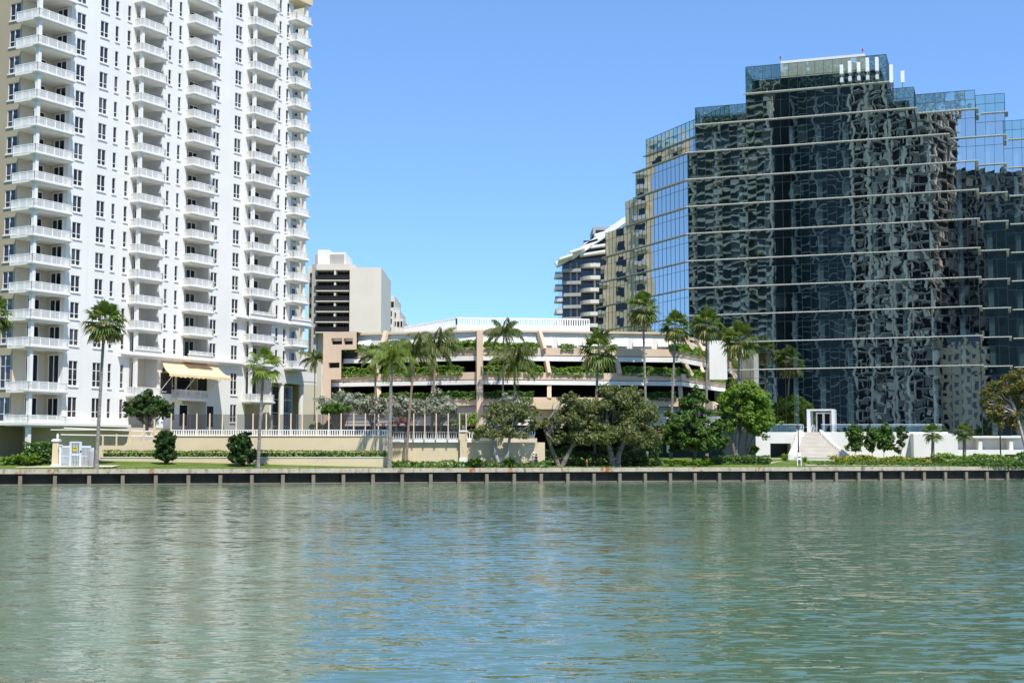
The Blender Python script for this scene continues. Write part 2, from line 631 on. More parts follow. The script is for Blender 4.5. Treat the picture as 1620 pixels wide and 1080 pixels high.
# ================================================================== white apartment tower
A = P(52, 430, 163)
fT = Frame((A.x, A.y), ((2020 - 810) / FPX, 1.0))
tower = thing("apartment_tower", "tall white balcony apartment tower with a beige side face and a tan awning", "tower",
              (fT.o.x, fT.o.y, 0), fT.rot)


def zc(y):
    return fT.hit(50, y, -0.6)[1]


zr0 = zc(532.5)
FH = (zc(8.2) - zr0) / 12
ZL = {k: zr0 - 1.05 + k * FH for k in range(0, 30)}
ZL[-1] = zc(602.8) - 1.05
ZL[-2] = zc(656) - 1.05
ZCOR = zc(672)
ZTOP = ZL[22]
TERR = 5.35                                                     # raised garden terrace


def sT(px, y0=0.0, py=430):
    return fT.hit(px, py, y0)[0]


sn = sT(103.5)
yn = 3.0
b2l, b2r = sT(208), sT(252)
b3l, b3r = sT(292), sT(330)
b4l, b4r = sT(391), sT(431)
e0 = sT(459)
e1 = sT(479, 3.0)
rd = 2.2
ZPOR = fT.hit(440, 600)[1]

# window columns: px range, panes, first level, last level
WCOL = [(112.6, 126.6, 2, 14), (150.2, 163.0, 2, 14), (174.2, 179.6, 1, 15), (193.6, 198.8, 1, 15), (260.2, 265.0, 1, 16), (276.4, 281.0, 1, 16),
        (333.6, 343.6, 2, 16), (367.6, 377.6, 2, 17), (437.0, 441.0, 1, 17), (449.2, 453.2, 1, 17)]
WINDOWS = []                                                    # (s0, s1, z0, z1, panes, column)
for ci, (a, b, n, kmax) in enumerate(WCOL):
    s0, s1 = sT(a), sT(b)
    for k in range(0, kmax + 1):
        WINDOWS.append((s0, s1, ZL[k] + 0.55, ZL[k] + 2.55, n, ci))
    if ci not in (6, 8, 9):
        WINDOWS.append((s0, s1, fT.hit(120, 610)[1], fT.hit(120, 570.8)[1], n, ci))
        WINDOWS.append((s0, s1, fT.hit(120, 660)[1], fT.hit(120, 628)[1], n, ci))
    elif ci in (8, 9):
        pass
fLF = Frame((fT.o.x, fT.o.y), (fT.u.y, -fT.u.x))                # left face: x = -local y
LWIN = []
l1 = -yn - 0.35
l0 = l1 - 1.75
for k in range(0, 14):
    LWIN.append((l0, l1, ZL[k] + 0.5, ZL[k] + 2.55, 2, 99))
LWIN.append((l0, l1, ZL[-1] + 0.4, ZL[-1] + 4.3, 2, 99))
LWIN.append((l0, l1, ZL[-2] + 0.4, ZL[-2] + 3.2, 2, 99))


def holed_wall(mb, fn, s0, s1, z0, z1, holes, m, depth=0.2):
    hs = [h for h in holes if h[0] > s0 and h[1] < s1 and h[3] > z0 and h[2] < z1]
    xs = sorted({s0, s1} | {h[0] for h in hs} | {h[1] for h in hs})
    for i in range(len(xs) - 1):
        a, b = xs[i], xs[i + 1]
        mid = (a + b) / 2
        cut = sorted([(h[2], h[3]) for h in hs if h[0] < mid < h[1]])
        z = z0
        for c0, c1 in cut + [(z1, None)]:
            if c0 > z:
                mb.quad(fn(a, z, 0), fn(b, z, 0), fn(b, c0, 0), fn(a, c0, 0), m)
            z = c1
    for h in hs:
        a, b, c, d = h[:4]
        mb.quad(fn(a, c, 0), fn(a, c, depth), fn(a, d, depth), fn(a, d, 0), m)
        mb.quad(fn(b, c, depth), fn(b, c, 0), fn(b, d, 0), fn(b, d, depth), m)
        mb.quad(fn(a, c, 0), fn(b, c, 0), fn(b, c, depth), fn(a, c, depth), m)
        mb.quad(fn(a, d, depth), fn(b, d, depth), fn(b, d, 0), fn(a, d, 0), m)


wall = MB()
front = lambda s, z, d: (s, d, z)
left = lambda s, z, d: (d, -s, z)


def wq(x0, y0, x1, y1, z0, z1, m):
    wall.quad((x0, y0, z0), (x1, y1, z0), (x1, y1, z1), (x0, y0, z1), m)


W_, T_, B_ = 0, 1, 2
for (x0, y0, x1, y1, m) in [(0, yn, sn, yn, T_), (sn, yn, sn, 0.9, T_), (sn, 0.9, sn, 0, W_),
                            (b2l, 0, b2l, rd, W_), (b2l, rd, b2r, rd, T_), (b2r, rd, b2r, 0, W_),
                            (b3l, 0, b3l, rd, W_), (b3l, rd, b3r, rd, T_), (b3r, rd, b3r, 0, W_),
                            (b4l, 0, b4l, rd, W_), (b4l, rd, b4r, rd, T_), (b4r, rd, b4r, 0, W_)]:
    wq(x0, y0, x1, y1, ZCOR, ZTOP, m)
wq(e0, 0, e0, 3, ZPOR, ZTOP, W_)
wq(e0, 3, e1, 3, ZPOR, ZTOP, T_)
wq(e1, 3, e1, 26, 2, ZTOP, T_)
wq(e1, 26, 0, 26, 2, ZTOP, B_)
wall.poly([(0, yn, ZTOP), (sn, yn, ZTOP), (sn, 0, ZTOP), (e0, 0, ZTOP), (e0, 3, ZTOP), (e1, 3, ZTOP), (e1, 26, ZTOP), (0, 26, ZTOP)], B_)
sp_ = sT(432)
for (x0, x1, zb) in [(sn, b2l, ZCOR), (b2r, b3l, ZCOR), (b3r, b4l, ZCOR), (b4r, sp_, ZCOR), (sp_, e0, ZPOR)]:
    holed_wall(wall, front, x0, x1, zb, ZTOP, WINDOWS, W_)
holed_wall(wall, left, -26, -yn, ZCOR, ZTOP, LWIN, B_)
# undersides above the undercroft and the porch
wall.quad((0, yn, ZCOR), (0, 26, ZCOR), (sn, 26, ZCOR), (sn, yn, ZCOR), T_)
wall.build("wall", [M["white"], M["tan"], M["beige"]], tower)

base = MB()
base.box(sn, sp_, 0.06, 20, 2.0, ZCOR - 0.003, 0)
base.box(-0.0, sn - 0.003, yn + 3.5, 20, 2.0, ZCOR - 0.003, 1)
base.build("base_wall", [M["sand"], M["beige"]], tower)
co = MB()                                                       # deep mouldings
co.box(-1.05, sT(203), -1.05, -0.003, ZCOR, ZCOR + 0.32, 0)
co.box(-0.95, sT(203) - 0.1, -0.7, -0.003, ZCOR + 0.323, ZCOR + 0.75, 0)
co.box(-1.05, -0.003, 0, 26, ZCOR, ZCOR + 0.32, 0)
co.build("cornice", M["white"], tower)
for (a, b, k) in ((sT(204, -1.6), sT(383), 0), (sT(384, -1.6), sT(503, -1.6), 2)):
    co = MB()
    z = ZL[k]
    co.box(a, b, -0.55, -0.003, z - 0.35, z - 0.05)
    co.box(a, b, -0.75, -0.003, z - 0.047, z + 0.2)
    co.box(a, b, -0.4, -0.003, z + 0.203, z + 0.42)
    co.build("cornice", M["white"], tower)
# left face sills and floor lines are windows; now the windows
WM = {}


def window_meshes(w, h, n, tall):
    key = (round(w, 2), round(h, 2), n)
    if key in WM:
        return WM[key]
    g = MB()
    f = MB()
    f.box(0, 0.035, 0.06, 0.13, 0, h)
    f.box(w - 0.035, w, 0.06, 0.13, 0, h)
    f.box(0.05, w - 0.05, 0.06, 0.13, 0, 0.05)
    f.box(0.05, w - 0.05, 0.06, 0.13, h - 0.05, h)
    tr = [h * 0.3] if h < 3 else ([h * 0.24, h * 0.66] if h < 4.2 and tall else [h * 0.27])
    for z in tr:
        f.box(0.05, w - 0.05, 0.065, 0.125, z - 0.035, z + 0.035)
    if n == 2:
        f.box(w / 2 - 0.055, w / 2 + 0.055, 0.058, 0.132, 0.05, h - 0.05)
    ed = [0.05] + ([w / 2] if n == 2 else []) + [w - 0.05]
    for i in range(len(ed) - 1):
        g.quad((ed[i], 0.14, 0.02), (ed[i + 1], 0.14, 0.02), (ed[i + 1], 0.14, h - 0.02), (ed[i], 0.14, h - 0.02))
    s = MB()
    s.box(-0.12, w + 0.12, -0.11, 0.05, -0.20, -0.05)
    WM[key] = (g.mesh("window", M["win"]), f.mesh("frame", M["trim"]), s.mesh("sill", M["trim"]), g, f, s)
    return WM[key]


rest = MB()
NW = 0


def merge(dst, src, off, m):
    n = len(dst.v)
    dst.v += [(v[0] + off[0], v[1] + off[1], v[2] + off[2]) for v in src.v]
    dst.f += [tuple(n + i for i in f) for f in src.f]
    dst.m += [m] * len(src.f)


ordered = [(w, True) for w in LWIN] + [(w, False) for w in sorted(WINDOWS, key=lambda w: (w[5], abs(w[2] - 20)))]
for w, lf in ordered:
    s0, s1, z0, z1, n, ci = w
    if 1.0 > s1 - s0 > 0.0 and n == 2:
        pass
    gm, fm, sm, g, f, s = window_meshes(s1 - s0, z1 - z0, n, z0 > ZL[-1] - 0.5)
    if NW < 100:
        o = link("window", gm, tower, (0, -s0, z0) if lf else (s0, 0, z0), R(-90) if lf else 0)
        link("frame", fm, o)
        link("sill", sm, o)
        NW += 1
    else:
        merge(rest, g, (s0, 0, z0), 0)
        merge(rest, f, (s0, 0, z0), 1)
        merge(rest, s, (s0, 0, z0), 1)
ro = rest.build("distant_windows", [M["win"], M["trim"]], tower)
ro["kind"] = "stuff"


# ---------------------------------------------------------------- balconies
def rail_run(mb, p0, p1, h0=0.10, h1=1.02):
    p0, p1 = Vector(p0), Vector(p1)
    L = (p1 - p0).length
    up = Vector((0, 0, 1))
    mb.beam(p0 + up * h1, p1 + up * h1, 0.11, 0.08)
    mb.beam(p0 + up * (h1 - 0.2), p1 + up * (h1 - 0.2), 0.05, 0.04)
    mb.beam(p0 + up * h0, p1 + up * h0, 0.07, 0.06)
    n = max(2, int(L / 0.155))
    for i in range(n + 1):
        q = p0.lerp(p1, i / n)
        mb.beam(q + up * h0, q + up * (h1 - 0.02), 0.055, 0.055)
    k = max(1, round(L / 1.3))
    for i in range(k + 1):
        q = p0.lerp(p1, i / k)
        mb.beam(q, q + up * (h1 + 0.06), 0.1, 0.1)


def slab_mesh(x0, x1, y0, y1):
    mb = MB()
    mb.box(x0, x1, y0, y1, -0.24, 0)
    mb.box(x0 - 0.09, x1 + 0.09, y0 - 0.09, -0.003, -0.13, 0.05)
    mb.box(x0 + 0.12, x1 - 0.12, y0 + 0.12, -0.003, -0.34, -0.243)
    return mb.mesh("balcony", M["white"])


def door_mesh(runs):
    return [door_one([r_]) for r_ in runs]


def door_one(runs):
    """runs: (axis, a0, a1, at) with axis x: wall across, y: wall running back"""
    mb = MB()
    for ax, a0, a1, at, hh in runs:
        n = max(1, round((a1 - a0) / 1.0))
        for i in range(n):
            u0 = a0 + (a1 - a0) * i / n + 0.05
            u1 = a0 + (a1 - a0) * (i + 1) / n - 0.05
            if ax == "x":
                mb.quad((u0, at - 0.05, 0.08), (u1, at - 0.05, 0.08), (u1, at - 0.05, hh), (u0, at - 0.05, hh), 0)
            else:
                mb.quad((at - 0.05, u1, 0.08), (at - 0.05, u0, 0.08), (at - 0.05, u0, hh), (at - 0.05, u1, hh), 0)
        if ax == "x":
            mb.box(a0 - 0.06, a1 + 0.06, at - 0.085, at - 0.003, hh, hh + 0.1, 1)
        else:
            mb.box(at - 0.085, at - 0.003, a0 - 0.06, a1 + 0.06, hh, hh + 0.1, 1)
        for i in range(n + 1):
            u = a0 + (a1 - a0) * i / n
            if ax == "x":
                mb.box(u - 0.06, u + 0.06, at - 0.09, at - 0.003, 0, hh + 0.06, 1)
            else:
                mb.box(at - 0.09, at - 0.003, u - 0.06, u + 0.06, 0, hh + 0.06, 1)
    return mb.mesh("door", [M["win2"], M["trim"]])


def column_mesh(x0, x1, y0, y1, hh):
    mb = MB()
    mb.box(x0, x1, y0, y1, 0.003, hh - 0.36)
    mb.box(x0 - 0.06, x1 + 0.06, y0 - 0.06, y1 + 0.06, hh - 0.358, hh - 0.345)
    return mb.mesh("column", M["white"])


def rails(runs, **kw):
    mb = MB()
    for a, b in runs:
        rail_run(mb, a, b, **kw)
    return mb.mesh("railing", M["trim"])


def solid_rail(x0, x1, y0):
    mb = MB()
    mb.box(x0, x1, y0, y0 + 0.22, 0.003, 0.55)
    mb.box(x0 - 0.08, x1 + 0.08, y0 - 0.1, y0 + 0.26, 0.553, 0.68)
    rail_run(mb, (x0 + 0.1, y0 + 0.1, 0.6), (x1 - 0.1, y0 + 0.1, 0.6), 0.05, 0.45)
    return mb.mesh("railing", M["white"])


BAL = []
pr = -0.85
x0, x1 = -0.85, sn + 0.05
BAL.append(dict(slab=slab_mesh(x0, x1, pr, yn), kmax=13, low=-2,
                rail=rails([((x0 + .08, pr + .08, 0), (x1 - .08, pr + .08, 0)), ((x0 + .08, pr + .08, 0), (x0 + .08, yn, 0)), ((x1 - .08, pr + .08, 0), (x1 - .08, 0, 0))]),
                col=lambda h: column_mesh(-0.55, -0.08, -0.55, -0.08, h),
                door=lambda hh: door_mesh([("x", fT.s(44, 430, yn), fT.s(63, 430, yn), yn, hh), ("y", -fLF.s(97.5, 430, sn), -fLF.s(81.5, 430, sn), sn, hh)])))


def flat_balcony(pl, prr, pc, bl, br, kmax, low, dx):
    p = -1.5
    x0, x1 = sT(pl, p + 0.7), sT(prr, p)
    runs = [((x0 + .08, p + .08, 0), (x1 - .08, p + .08, 0)), ((x0 + .08, p + .08, 0), (x0 + .08, 0, 0)), ((x1 - .08, p + .08, 0), (x1 - .08, 0, 0))]
    d = dict(slab=slab_mesh(x0, x1, p, rd), rail=rails(runs), kmax=kmax, low=low, solid=solid_rail(x0, x1, p),
             col=(lambda h: column_mesh(x0 + 0.25, x0 + 0.67, p + 0.25, p + 0.67, h)) if pc else None,
             door=lambda hh: door_mesh([("x", fT.s(dx[0], 430, rd), fT.s(dx[1], 430, rd), rd, hh)]))
    return d


BAL.append(flat_balcony(211, 259, True, b2l, b2r, 15, -1, (210, 219.5)))
BAL.append(flat_balcony(296, 340, False, b3l, b3r, 16, 0, (293.5, 307.5)))
BAL.append(flat_balcony(393, 437, True, b4l, b4r, 17, -1, (391, 407.5)))
p = -1.5
x0, x1 = sT(460, p + 0.5), sT(488.5, p)
BAL.append(dict(slab=slab_mesh(x0, x1, p, 3.0), kmax=16, low=0, solid=solid_rail(x0, x1 + 0.8, p),
                rail=rails([((x0 + .08, p + .08, 0), (x1 - .08, p + .08, 0)), ((x1 - .08, p + .08, 0), (x1 - .08, 3.0, 0)), ((x0 + .08, p + .08, 0), (x0 + .08, 0, 0))]),
                col=lambda h: column_mesh(x1 - 0.9, x1 - 0.45, p + 0.3, p + 0.75, h),
                door=lambda hh: door_mesh([("x", fT.s(461, 430, 3.0), fT.s(467, 430, 3.0), 3.0, hh)])))
for i, b in enumerate(BAL):
    door3 = b["door"](2.7)
    col3 = b["col"](FH - 0.003) if b["col"] else None
    for k in range(b["low"], b["kmax"] + 1):
        z = ZL[k]
        hh = {-2: ZL[-1] - ZL[-2], -1: ZL[0] - ZL[-1]}.get(k, FH)
        o = link("balcony", b["slab"], tower, (0, 0, z))
        corn = (k == 0 and i in (1, 2)) or (k == 2 and i in (3, 4))
        link("railing", b["solid"] if corn else b["rail"], o)
        if col3:
            link("column", col3 if k >= 0 else b["col"](hh - 0.003), o)
        for dm_ in (door3 if k >= 0 else b["door"](hh - 0.75)):
            link("door", dm_, o)
# undercroft column, porch columns, porch windows, right-hand parapet
mb = MB()
mb.box(-0.55, -0.08, -0.55, -0.08, 2.0, ZCOR - 0.003)
mb.build("column", M["white"], tower)
for a, b in ((447, 455.5), (477.5, 487)):
    mb = MB()
    cx_, rr_ = (sT(a) + sT(b)) / 2, 0.40
    mb.lathe((cx_, 0.45, TERR), [(rr_ * 1.25, 0), (rr_ * 1.25, 0.35), (rr_, 0.4), (rr_, ZPOR - 0.8 - TERR), (rr_ * 1.2, ZPOR - 0.7 - TERR), (rr_ * 1.2, ZPOR - 0.5 - TERR)], 16)
    mb.build("column", M["white"], tower)
pw = MB()
sq = sT(503)
pw.box(sp_ + 0.02, sq, 0.0, 0.4, ZPOR - 0.497, ZPOR - 0.003, 0)
pw.box(sp_ - 4, fT.s(508, 640, 5.0), 5.0, 5.3, TERR - 1, ZL[1], 1)
pw.box(sp_ - 0.3, sp_ - 0.003, 0.1, 5.0, TERR - 1, ZPOR - 0.003, 0)
pw.box(e0, sq, -0.05, 3.0, ZPOR + 0.003, ZL[0] - 0.36, 0)
pw.build("porch_wall", [M["white"], M["tan"]], tower)
pg = MB()
xa, xb = fT.s(431, 640, 2.4), fT.s(462, 640, 2.4)
zt = fT.hit(440, 611, 2.4)[1]
for i in range(3):
    for j in range(4):
        u0, u1 = xa + (xb - xa) * i / 3, xa + (xb - xa) * (i + 1) / 3
        v0, v1 = TERR + (zt - TERR) * j / 4, TERR + (zt - TERR) * (j + 1) / 4
        pg.box(u0 + 0.09, u1 - 0.09, 2.38, 2.5, v0 + 0.09, v1 - 0.09, 0)
pg.box(xa - 0.1, xb + 0.1, 2.44, 2.56, TERR, zt + 0.12, 1)
pg.build("porch_window", [M["win2"], M["trim"]], tower)
mb = MB()
mb.box(x0 - 0.1, x1 + 0.1, -1.6, 3.0, ZL[17] - 0.3, ZL[17] + 1.2)
mb.build("parapet", M["sand"], tower)
# two big dark windows and a hanging balcony under the awning
za, zb2 = ZL[-1] + 0.5, ZL[-1] + 3.2
for pa, pb in ((257, 275), (283, 303.5), (316, 330)):
    aw = MB()
    aw.box(sT(pa), sT(pb), -0.05, -0.003, za, zb2, 0)
    aw.box(sT(pa) - 0.12, sT(pb) + 0.12, -0.03, -0.0025, za - 0.12, zb2 + 0.12, 1)
    aw.build("terrace_window", [M["win2"], M["tan"]], tower)
xa, xb = sT(286, -1.3), sT(332, -1.3)
hb = MB()
hb.box(xa, xb, -1.3, -0.003, ZL[-1] - 0.35, ZL[-1])
o = hb.build("balcony", M["white"], tower)
link("railing", rails([((xa + .06, -1.24, ZL[-1]), (xb - .06, -1.24, ZL[-1])), ((xa + .06, -1.24, ZL[-1]), (xa + .06, -.06, ZL[-1])), ((xb - .06, -1.24, ZL[-1]), (xb - .06, -.06, ZL[-1]))]), o)
for pa, pb in ((288, 300), (331, 341)):
    aw = MB()
    aw.box(sT(pa), sT(pb), -0.05, -0.003, ZL[-2] + 0.2, ZL[-2] + 3.0, 0)
    aw.box(sT(pa) - 0.1, sT(pb) + 0.1, -0.03, -0.0025, ZL[-2] + 0.1, ZL[-2] + 3.1, 1)
    aw.build("terrace_window", [M["win2"], M["trim"]], tower)
# rear wing, seen only in the mirror glass across the garden
rw = MB()
cx = fT.loc(Vector((-41.5, 258, 0)))
q0, q1, q2, q3 = [fT.loc(Vector((x, y, 0))) for x, y in ((-63.5, 277), (-43.5, 262), (-43.5, 284), (-63.5, 299))]
rw.prism([(q.x, q.y) for q in (q0, q1, q2, q3)], 2, 74, 0)
d1 = (q1 - q0).normalized()
d2 = (q2 - q1).normalized()
nx, ny = d2 * -1, d1
for k in range(20):
    z = 8 + k * 3.27
    for j in range(4):
        a = q1 + d2 * (2 + j * 5.7)
        b = a + d2 * 2.2
        o_ = d1 * 0.06
        rw.quad((a.x + o_.x, a.y + o_.y, z), (b.x + o_.x, b.y + o_.y, z), (b.x + o_.x, b.y + o_.y, z + 1.9), (a.x + o_.x, a.y + o_.y, z + 1.9), 1)
        if j % 2 == 0:
            a2, b2 = a - d2 * 0.6, b + d2 * 0.8
            pts = [a2, a2 + d1 * 1.4, b2 + d1 * 1.4, b2]
            rw.prism([(p_.x, p_.y) for p_ in pts], z - 0.6, z + 0.35, 2)
rw.build("rear_wing", [M["warm"], M["win2"], M["white"]], tower)

# ---------------------------------------------------------------- awning
awn = thing("awning", "wide tan canvas awning pulled out above the tower's garden terrace", "awning", (fT.o.x, fT.o.y, 0), fT.rot)
y0_, y1_ = -0.1, -3.2
xa0, za0 = fT.hit(256, 572, y0_)
xb0, zb0 = fT.hit(343, 578, y0_)
xa1, za1 = fT.hit(268, 593, y1_)
xb1, zb1 = fT.hit(366, 600, y1_)
zt_, zl_ = (za0 + zb0) / 2, (za1 + zb1) / 2 + 0.2
mb = MB()
NXA, NYA = 14, 6
gr = {}
for i in range(NXA + 1):
    for j in range(NYA + 1):
        t = j / NYA
        x = (xa0 + (xb0 - xa0) * i / NXA) * (1 - t) + (xa1 + (xb1 - xa1) * i / NXA) * t
        sag = 0.45 * math.sin(math.pi * t) * -1
        gr[i, j] = (x, y0_ + (y1_ - y0_) * t, zt_ + (zl_ - zt_) * t + sag * 0.5 + 0.03 * math.sin(i * 1.7))
for i in range(NXA):
    for j in range(NYA):
        mb.quad(gr[i, j], gr[i, j + 1], gr[i + 1, j + 1], gr[i + 1, j])
for i in range(NXA):                                            # scalloped valance
    a, b = gr[i, NYA], gr[i + 1, NYA]
    c = ((a[0] + b[0]) / 2, a[1], a[2] - 0.42)
    mb.poly([a, (a[0], a[1], a[2] - 0.3), c, (b[0], b[1], b[2] - 0.3), b])
sh = mb.build("canvas", M["awning"], awn)
for i in (1, 6, 12):
    mb = MB()
    a = gr[i, NYA]
    mb.tube([(a[0], a[1] + 0.05, a[2] - 0.05), (a[0] - 0.3, -0.05, a[2] - 3.3)], [0.05, 0.05], 6)
    mb.build("arm", M["trim"], awn)
# ================================================================== mirror-glass office building
G0 = P(1090, 430, 203)
fG = Frame((G0.x, G0.y), ((5500 + 1090 - 280) / FPX, -1.0))
office = thing("office_building", "stepped office block of dark mirror glass with pale sunshade ledges at each floor", "office block", (fG.o.x, fG.o.y, 0), fG.rot)


def sG(px, py=430, y0=0.0):
    return fG.hit(px, py, y0)[0]


ZT = fG.hit(1200, 147.5)[1]
ZB = fG.hit(1200, 584.3)[1]
GF = (ZT - ZB) / 10
ZK = {k: ZB + k * GF for k in range(-1, 12)}
ZTER = fG.hit(1250, 684, -13)[1]
ZG0 = fG.hit(1250, 686)[1] - 0.2
STEP = 3.3
PANE = 1.27


def pane_grid(mb, mu, x0, x1, y, z0, z1, tr=None, flip=False):
    n = max(1, round((x1 - x0) / PANE))
    rows = [z0] + ([tr] if tr else []) + [z1]
    for i in range(n):
        a, b = x0 + (x1 - x0) * i / n, x0 + (x1 - x0) * (i + 1) / n
        for j in range(len(rows) - 1):
            mb.quad((a, y, rows[j]), (b, y, rows[j]), (b, y, rows[j + 1]), (a, y, rows[j + 1]))
    for i in range(n + 1):
        a = x0 + (x1 - x0) * i / n
        mu.box(a - 0.022, a + 0.022, y - 0.03, y + 0.05, z0, z1)
    for z in rows[1:-1] + ([rows[-1]] if not tr else []):
        mu.box(x0, x1, y - 0.025, y + 0.045, z - 0.025, z + 0.025)


def side_panes(mb, mu, x, y0, y1, z0, z1, tr, right):
    n = max(1, round((y1 - y0) / PANE))
    rows = [z0] + ([tr] if tr else []) + [z1]
    for i in range(n):
        a, b = y0 + (y1 - y0) * i / n, y0 + (y1 - y0) * (i + 1) / n
        if not right:
            a, b = b, a
        for j in range(len(rows) - 1):
            mb.quad((x, a, rows[j]), (x, b, rows[j]), (x, b, rows[j + 1]), (x, a, rows[j + 1]))
    for i in range(n + 1):
        a = y0 + (y1 - y0) * i / n
        mu.box(x - 0.03, x + 0.03, a - 0.022, a + 0.022, z0, z1)


def floor_band(parent, x0, x1, y, k, z0=None, z1=None, left=0, right=0, glass="glass", cols=True):
    """one storey of glass on one plane of the front; left / right: how far the glass returns"""
    z0 = ZK[k] if z0 is None else z0
    z1 = ZK[k + 1] if z1 is None else z1
    gl, mu = MB(), MB()
    tr = z1 - 1.25
    pane_grid(gl, mu, x0, x1, y, z0, z1, tr)
    if left:
        side_panes(gl, mu, x0, y, y + left, z0, z1, tr, False)
    if right:
        side_panes(gl, mu, x1, y, y + right, z0, z1, tr, True)
    o = gl.build("window_band", M[glass], parent)
    mu.build("mullion", M["mull"], o)
    ins = MB()
    back = y + 7.0
    ins.box(x0 + 0.02, x1 - 0.02, y + 0.12, back, z1 - 0.5, z1 - 0.08, 0)
    ins.box(x0 + 0.02, x1 - 0.02, y + 0.10, y + 0.16, z1 - 1.2, z1 - 0.503, 0)
    ins.box(x0 + 0.02, x1 - 0.02, back, back + 0.2, z0, z1 - 0.51, 1)
    if cols:
        c = math.ceil((x0 + 0.3) / COLS) * COLS
        while c < x1 - 0.3:
            ins.box(c - 0.34, c + 0.34, y + 0.35, y + 1.0, z0 + 0.01, z1 - 1.21, 2)
            c += COLS
        r = random.Random(int(k * 31 + x0 * 7))
        for _ in range(int((x1 - x0) / 6)):                     # blinds drawn part way and partitions
            a = x0 + 0.4 + r.random() * (x1 - x0 - 2.6)
            ins.box(a, a + 0.08 + 1.2 * (r.random() < 0.4), y + 0.2, y + 0.24, z0 + 0.02 + r.random() * 1.2, z1 - 1.22, 3)
    ins.build("interior", [M["spandrel"], M["room"], M["incol"], M["greywall"]], o)
    return o


COLS = PANE * 3
X9 = (sG(1180, 150), sG(1403, 130))
X8 = (sG(1100, 210), sG(1447, 190))
X7 = (sG(1089.5, 260), sG(1498, 230))
XM = (sG(1089.5, 400), sG(1546.5, 400))


def P1(px, py):
    return sG(px, py, STEP)


def P2(px, py):
    return sG(px, py, 2 * STEP)


for k in range(-1, 10):
    z0 = ZG0 if k == -1 else None
    if k == 9:
        floor_band(office, X9[0], X9[1], 0, k, left=14, right=14)
        continue
    if k == 8:
        floor_band(office, X8[0], X8[1], 0, k, right=STEP, left=8)
        floor_band(office, X8[1] + 0.02, P1(1543, 200), STEP, k, right=STEP)
        floor_band(office, P1(1543, 200) + 0.02, P2(1590, 200), 2 * STEP, k, right=10)
        continue
    if k == 7:
        floor_band(office, X7[0], X7[1], 0, k, right=STEP)
        floor_band(office, X7[1] + 0.02, P1(1588, 240), STEP, k, right=STEP)
        floor_band(office, P1(1588, 240) + 0.02, P2(1660, 240), 2 * STEP, k, right=10)
        continue
    floor_band(office, XM[0], XM[1], 0, k, z0=z0, right=STEP)
    floor_band(office, XM[1] + 0.02, P1(1592, 400), STEP, k, z0=z0, right=STEP)
    floor_band(office, P1(1592, 400) + 0.02, P2(1680, 400), 2 * STEP, k, z0=z0, right=10)
# the blue left-hand flank
uL = Vector((0.40, -0.917)).normalized()
cL = Vector(fG.w(XM[0], 0))
fF = Frame((cL.x, cL.y), uL)
flank = link("flank", None, office, fG.loc(cL), fF.rot - fG.rot)
del_flank = flank
LEFT = {9: 1022, 8: 1020, 7: 1006, 6: 990, 5: 958, 4: 950, 3: 948, 2: 946, 1: 946, 0: 946, -1: 946}
FLOC = fG.loc(cL)
fl_rot = fF.rot - fG.rot


def fpart(name, mb, mats, parent=None):
    return mb.build(name, mats, parent or office, FLOC if parent is None else (0, 0, 0), fl_rot if parent is None else 0)


bpy.data.objects.remove(flank)
SL = {}
SETB = 4.75                                                     # the top storey of the flank stands back
for k in range(-1, 9):
    xl = fF.s(LEFT[k], max(150, 718 - (718 - {-1: 640, 0: 560, 1: 530, 2: 500, 3: 470, 4: 430, 5: 390, 6: 340, 7: 300, 8: 240}[k])))
    SL[k] = xl
    gl, mu = MB(), MB()
    z0 = ZG0 if k == -1 else ZK[k]
    z1 = ZK[k + 1]
    off, xr = (0.0, -0.03) if k < 8 else (SETB, 4.0)
    if k == 8:
        xl = SL[8] = fF.s(1022, 235, SETB)
    pane_grid(gl, mu, xl, xr, off, z0, z1, z1 - 1.25)
    side_panes(gl, mu, xl, off, off + 8, z0, z1, z1 - 1.25, False)
    o = fpart("window_band", gl, M["glassside"])
    mu.build("mullion", M["mull"], o)
    ins = MB()
    ins.box(xl + 0.05, -0.1, off + 0.15, 8, z1 - 0.5, z1 - 0.08, 0)
    ins.box(xl + 0.05, -0.1, off + 0.12, off + 0.18, z1 - 1.2, z1 - 0.503, 0)
    ins.box(xl + 0.05, -0.1, off + 3.0, off + 3.2, z0, z1 - 0.51, 1)
    ins.build("interior", [M["spandrel"], M["room"]], o)
# parapets
for (x0, x1, y, h) in ((X8[0], X9[0] - 0.03, 0, 2.6), (X9[1] + 0.03, X8[1], 0, 3.0)):
    gl, mu = MB(), MB()
    pane_grid(gl, mu, x0, x1, y, ZK[9] + 0.1, ZK[9] + h, ZK[9] + 0.1 + (h - 0.1) / 2)
    side_panes(gl, mu, x1 if y == 0 and x0 > 10 else x0, y, y + STEP, ZK[9] + 0.1, ZK[9] + h, None, x0 > 10)
    o = gl.build("parapet", M["parapet"], office)
    mu.box(x0, x1, y - 0.03, y + 0.06, ZK[9] + h, ZK[9] + h + 0.06)
    mu.build("mullion", M["mull"], o)
gl, mu = MB(), MB()
hp = 4.0
pane_grid(gl, mu, X9[0], X9[1], 0, ZK[10] + 0.1, ZK[10] + hp, ZK[10] + 2.1)
side_panes(gl, mu, X9[1], 0, 14, ZK[10] + 0.1, ZK[10] + hp, ZK[10] + 2.1, True)
side_panes(gl, mu, X9[0], 0, 14, ZK[10] + 0.1, ZK[10] + hp, ZK[10] + 2.1, False)
o = gl.build("parapet", M["parapet"], office)
mu.box(X9[0], X9[1], -0.03, 0.06, ZK[10] + hp, ZK[10] + hp + 0.06)
mu.build("mullion", M["mull"], o)
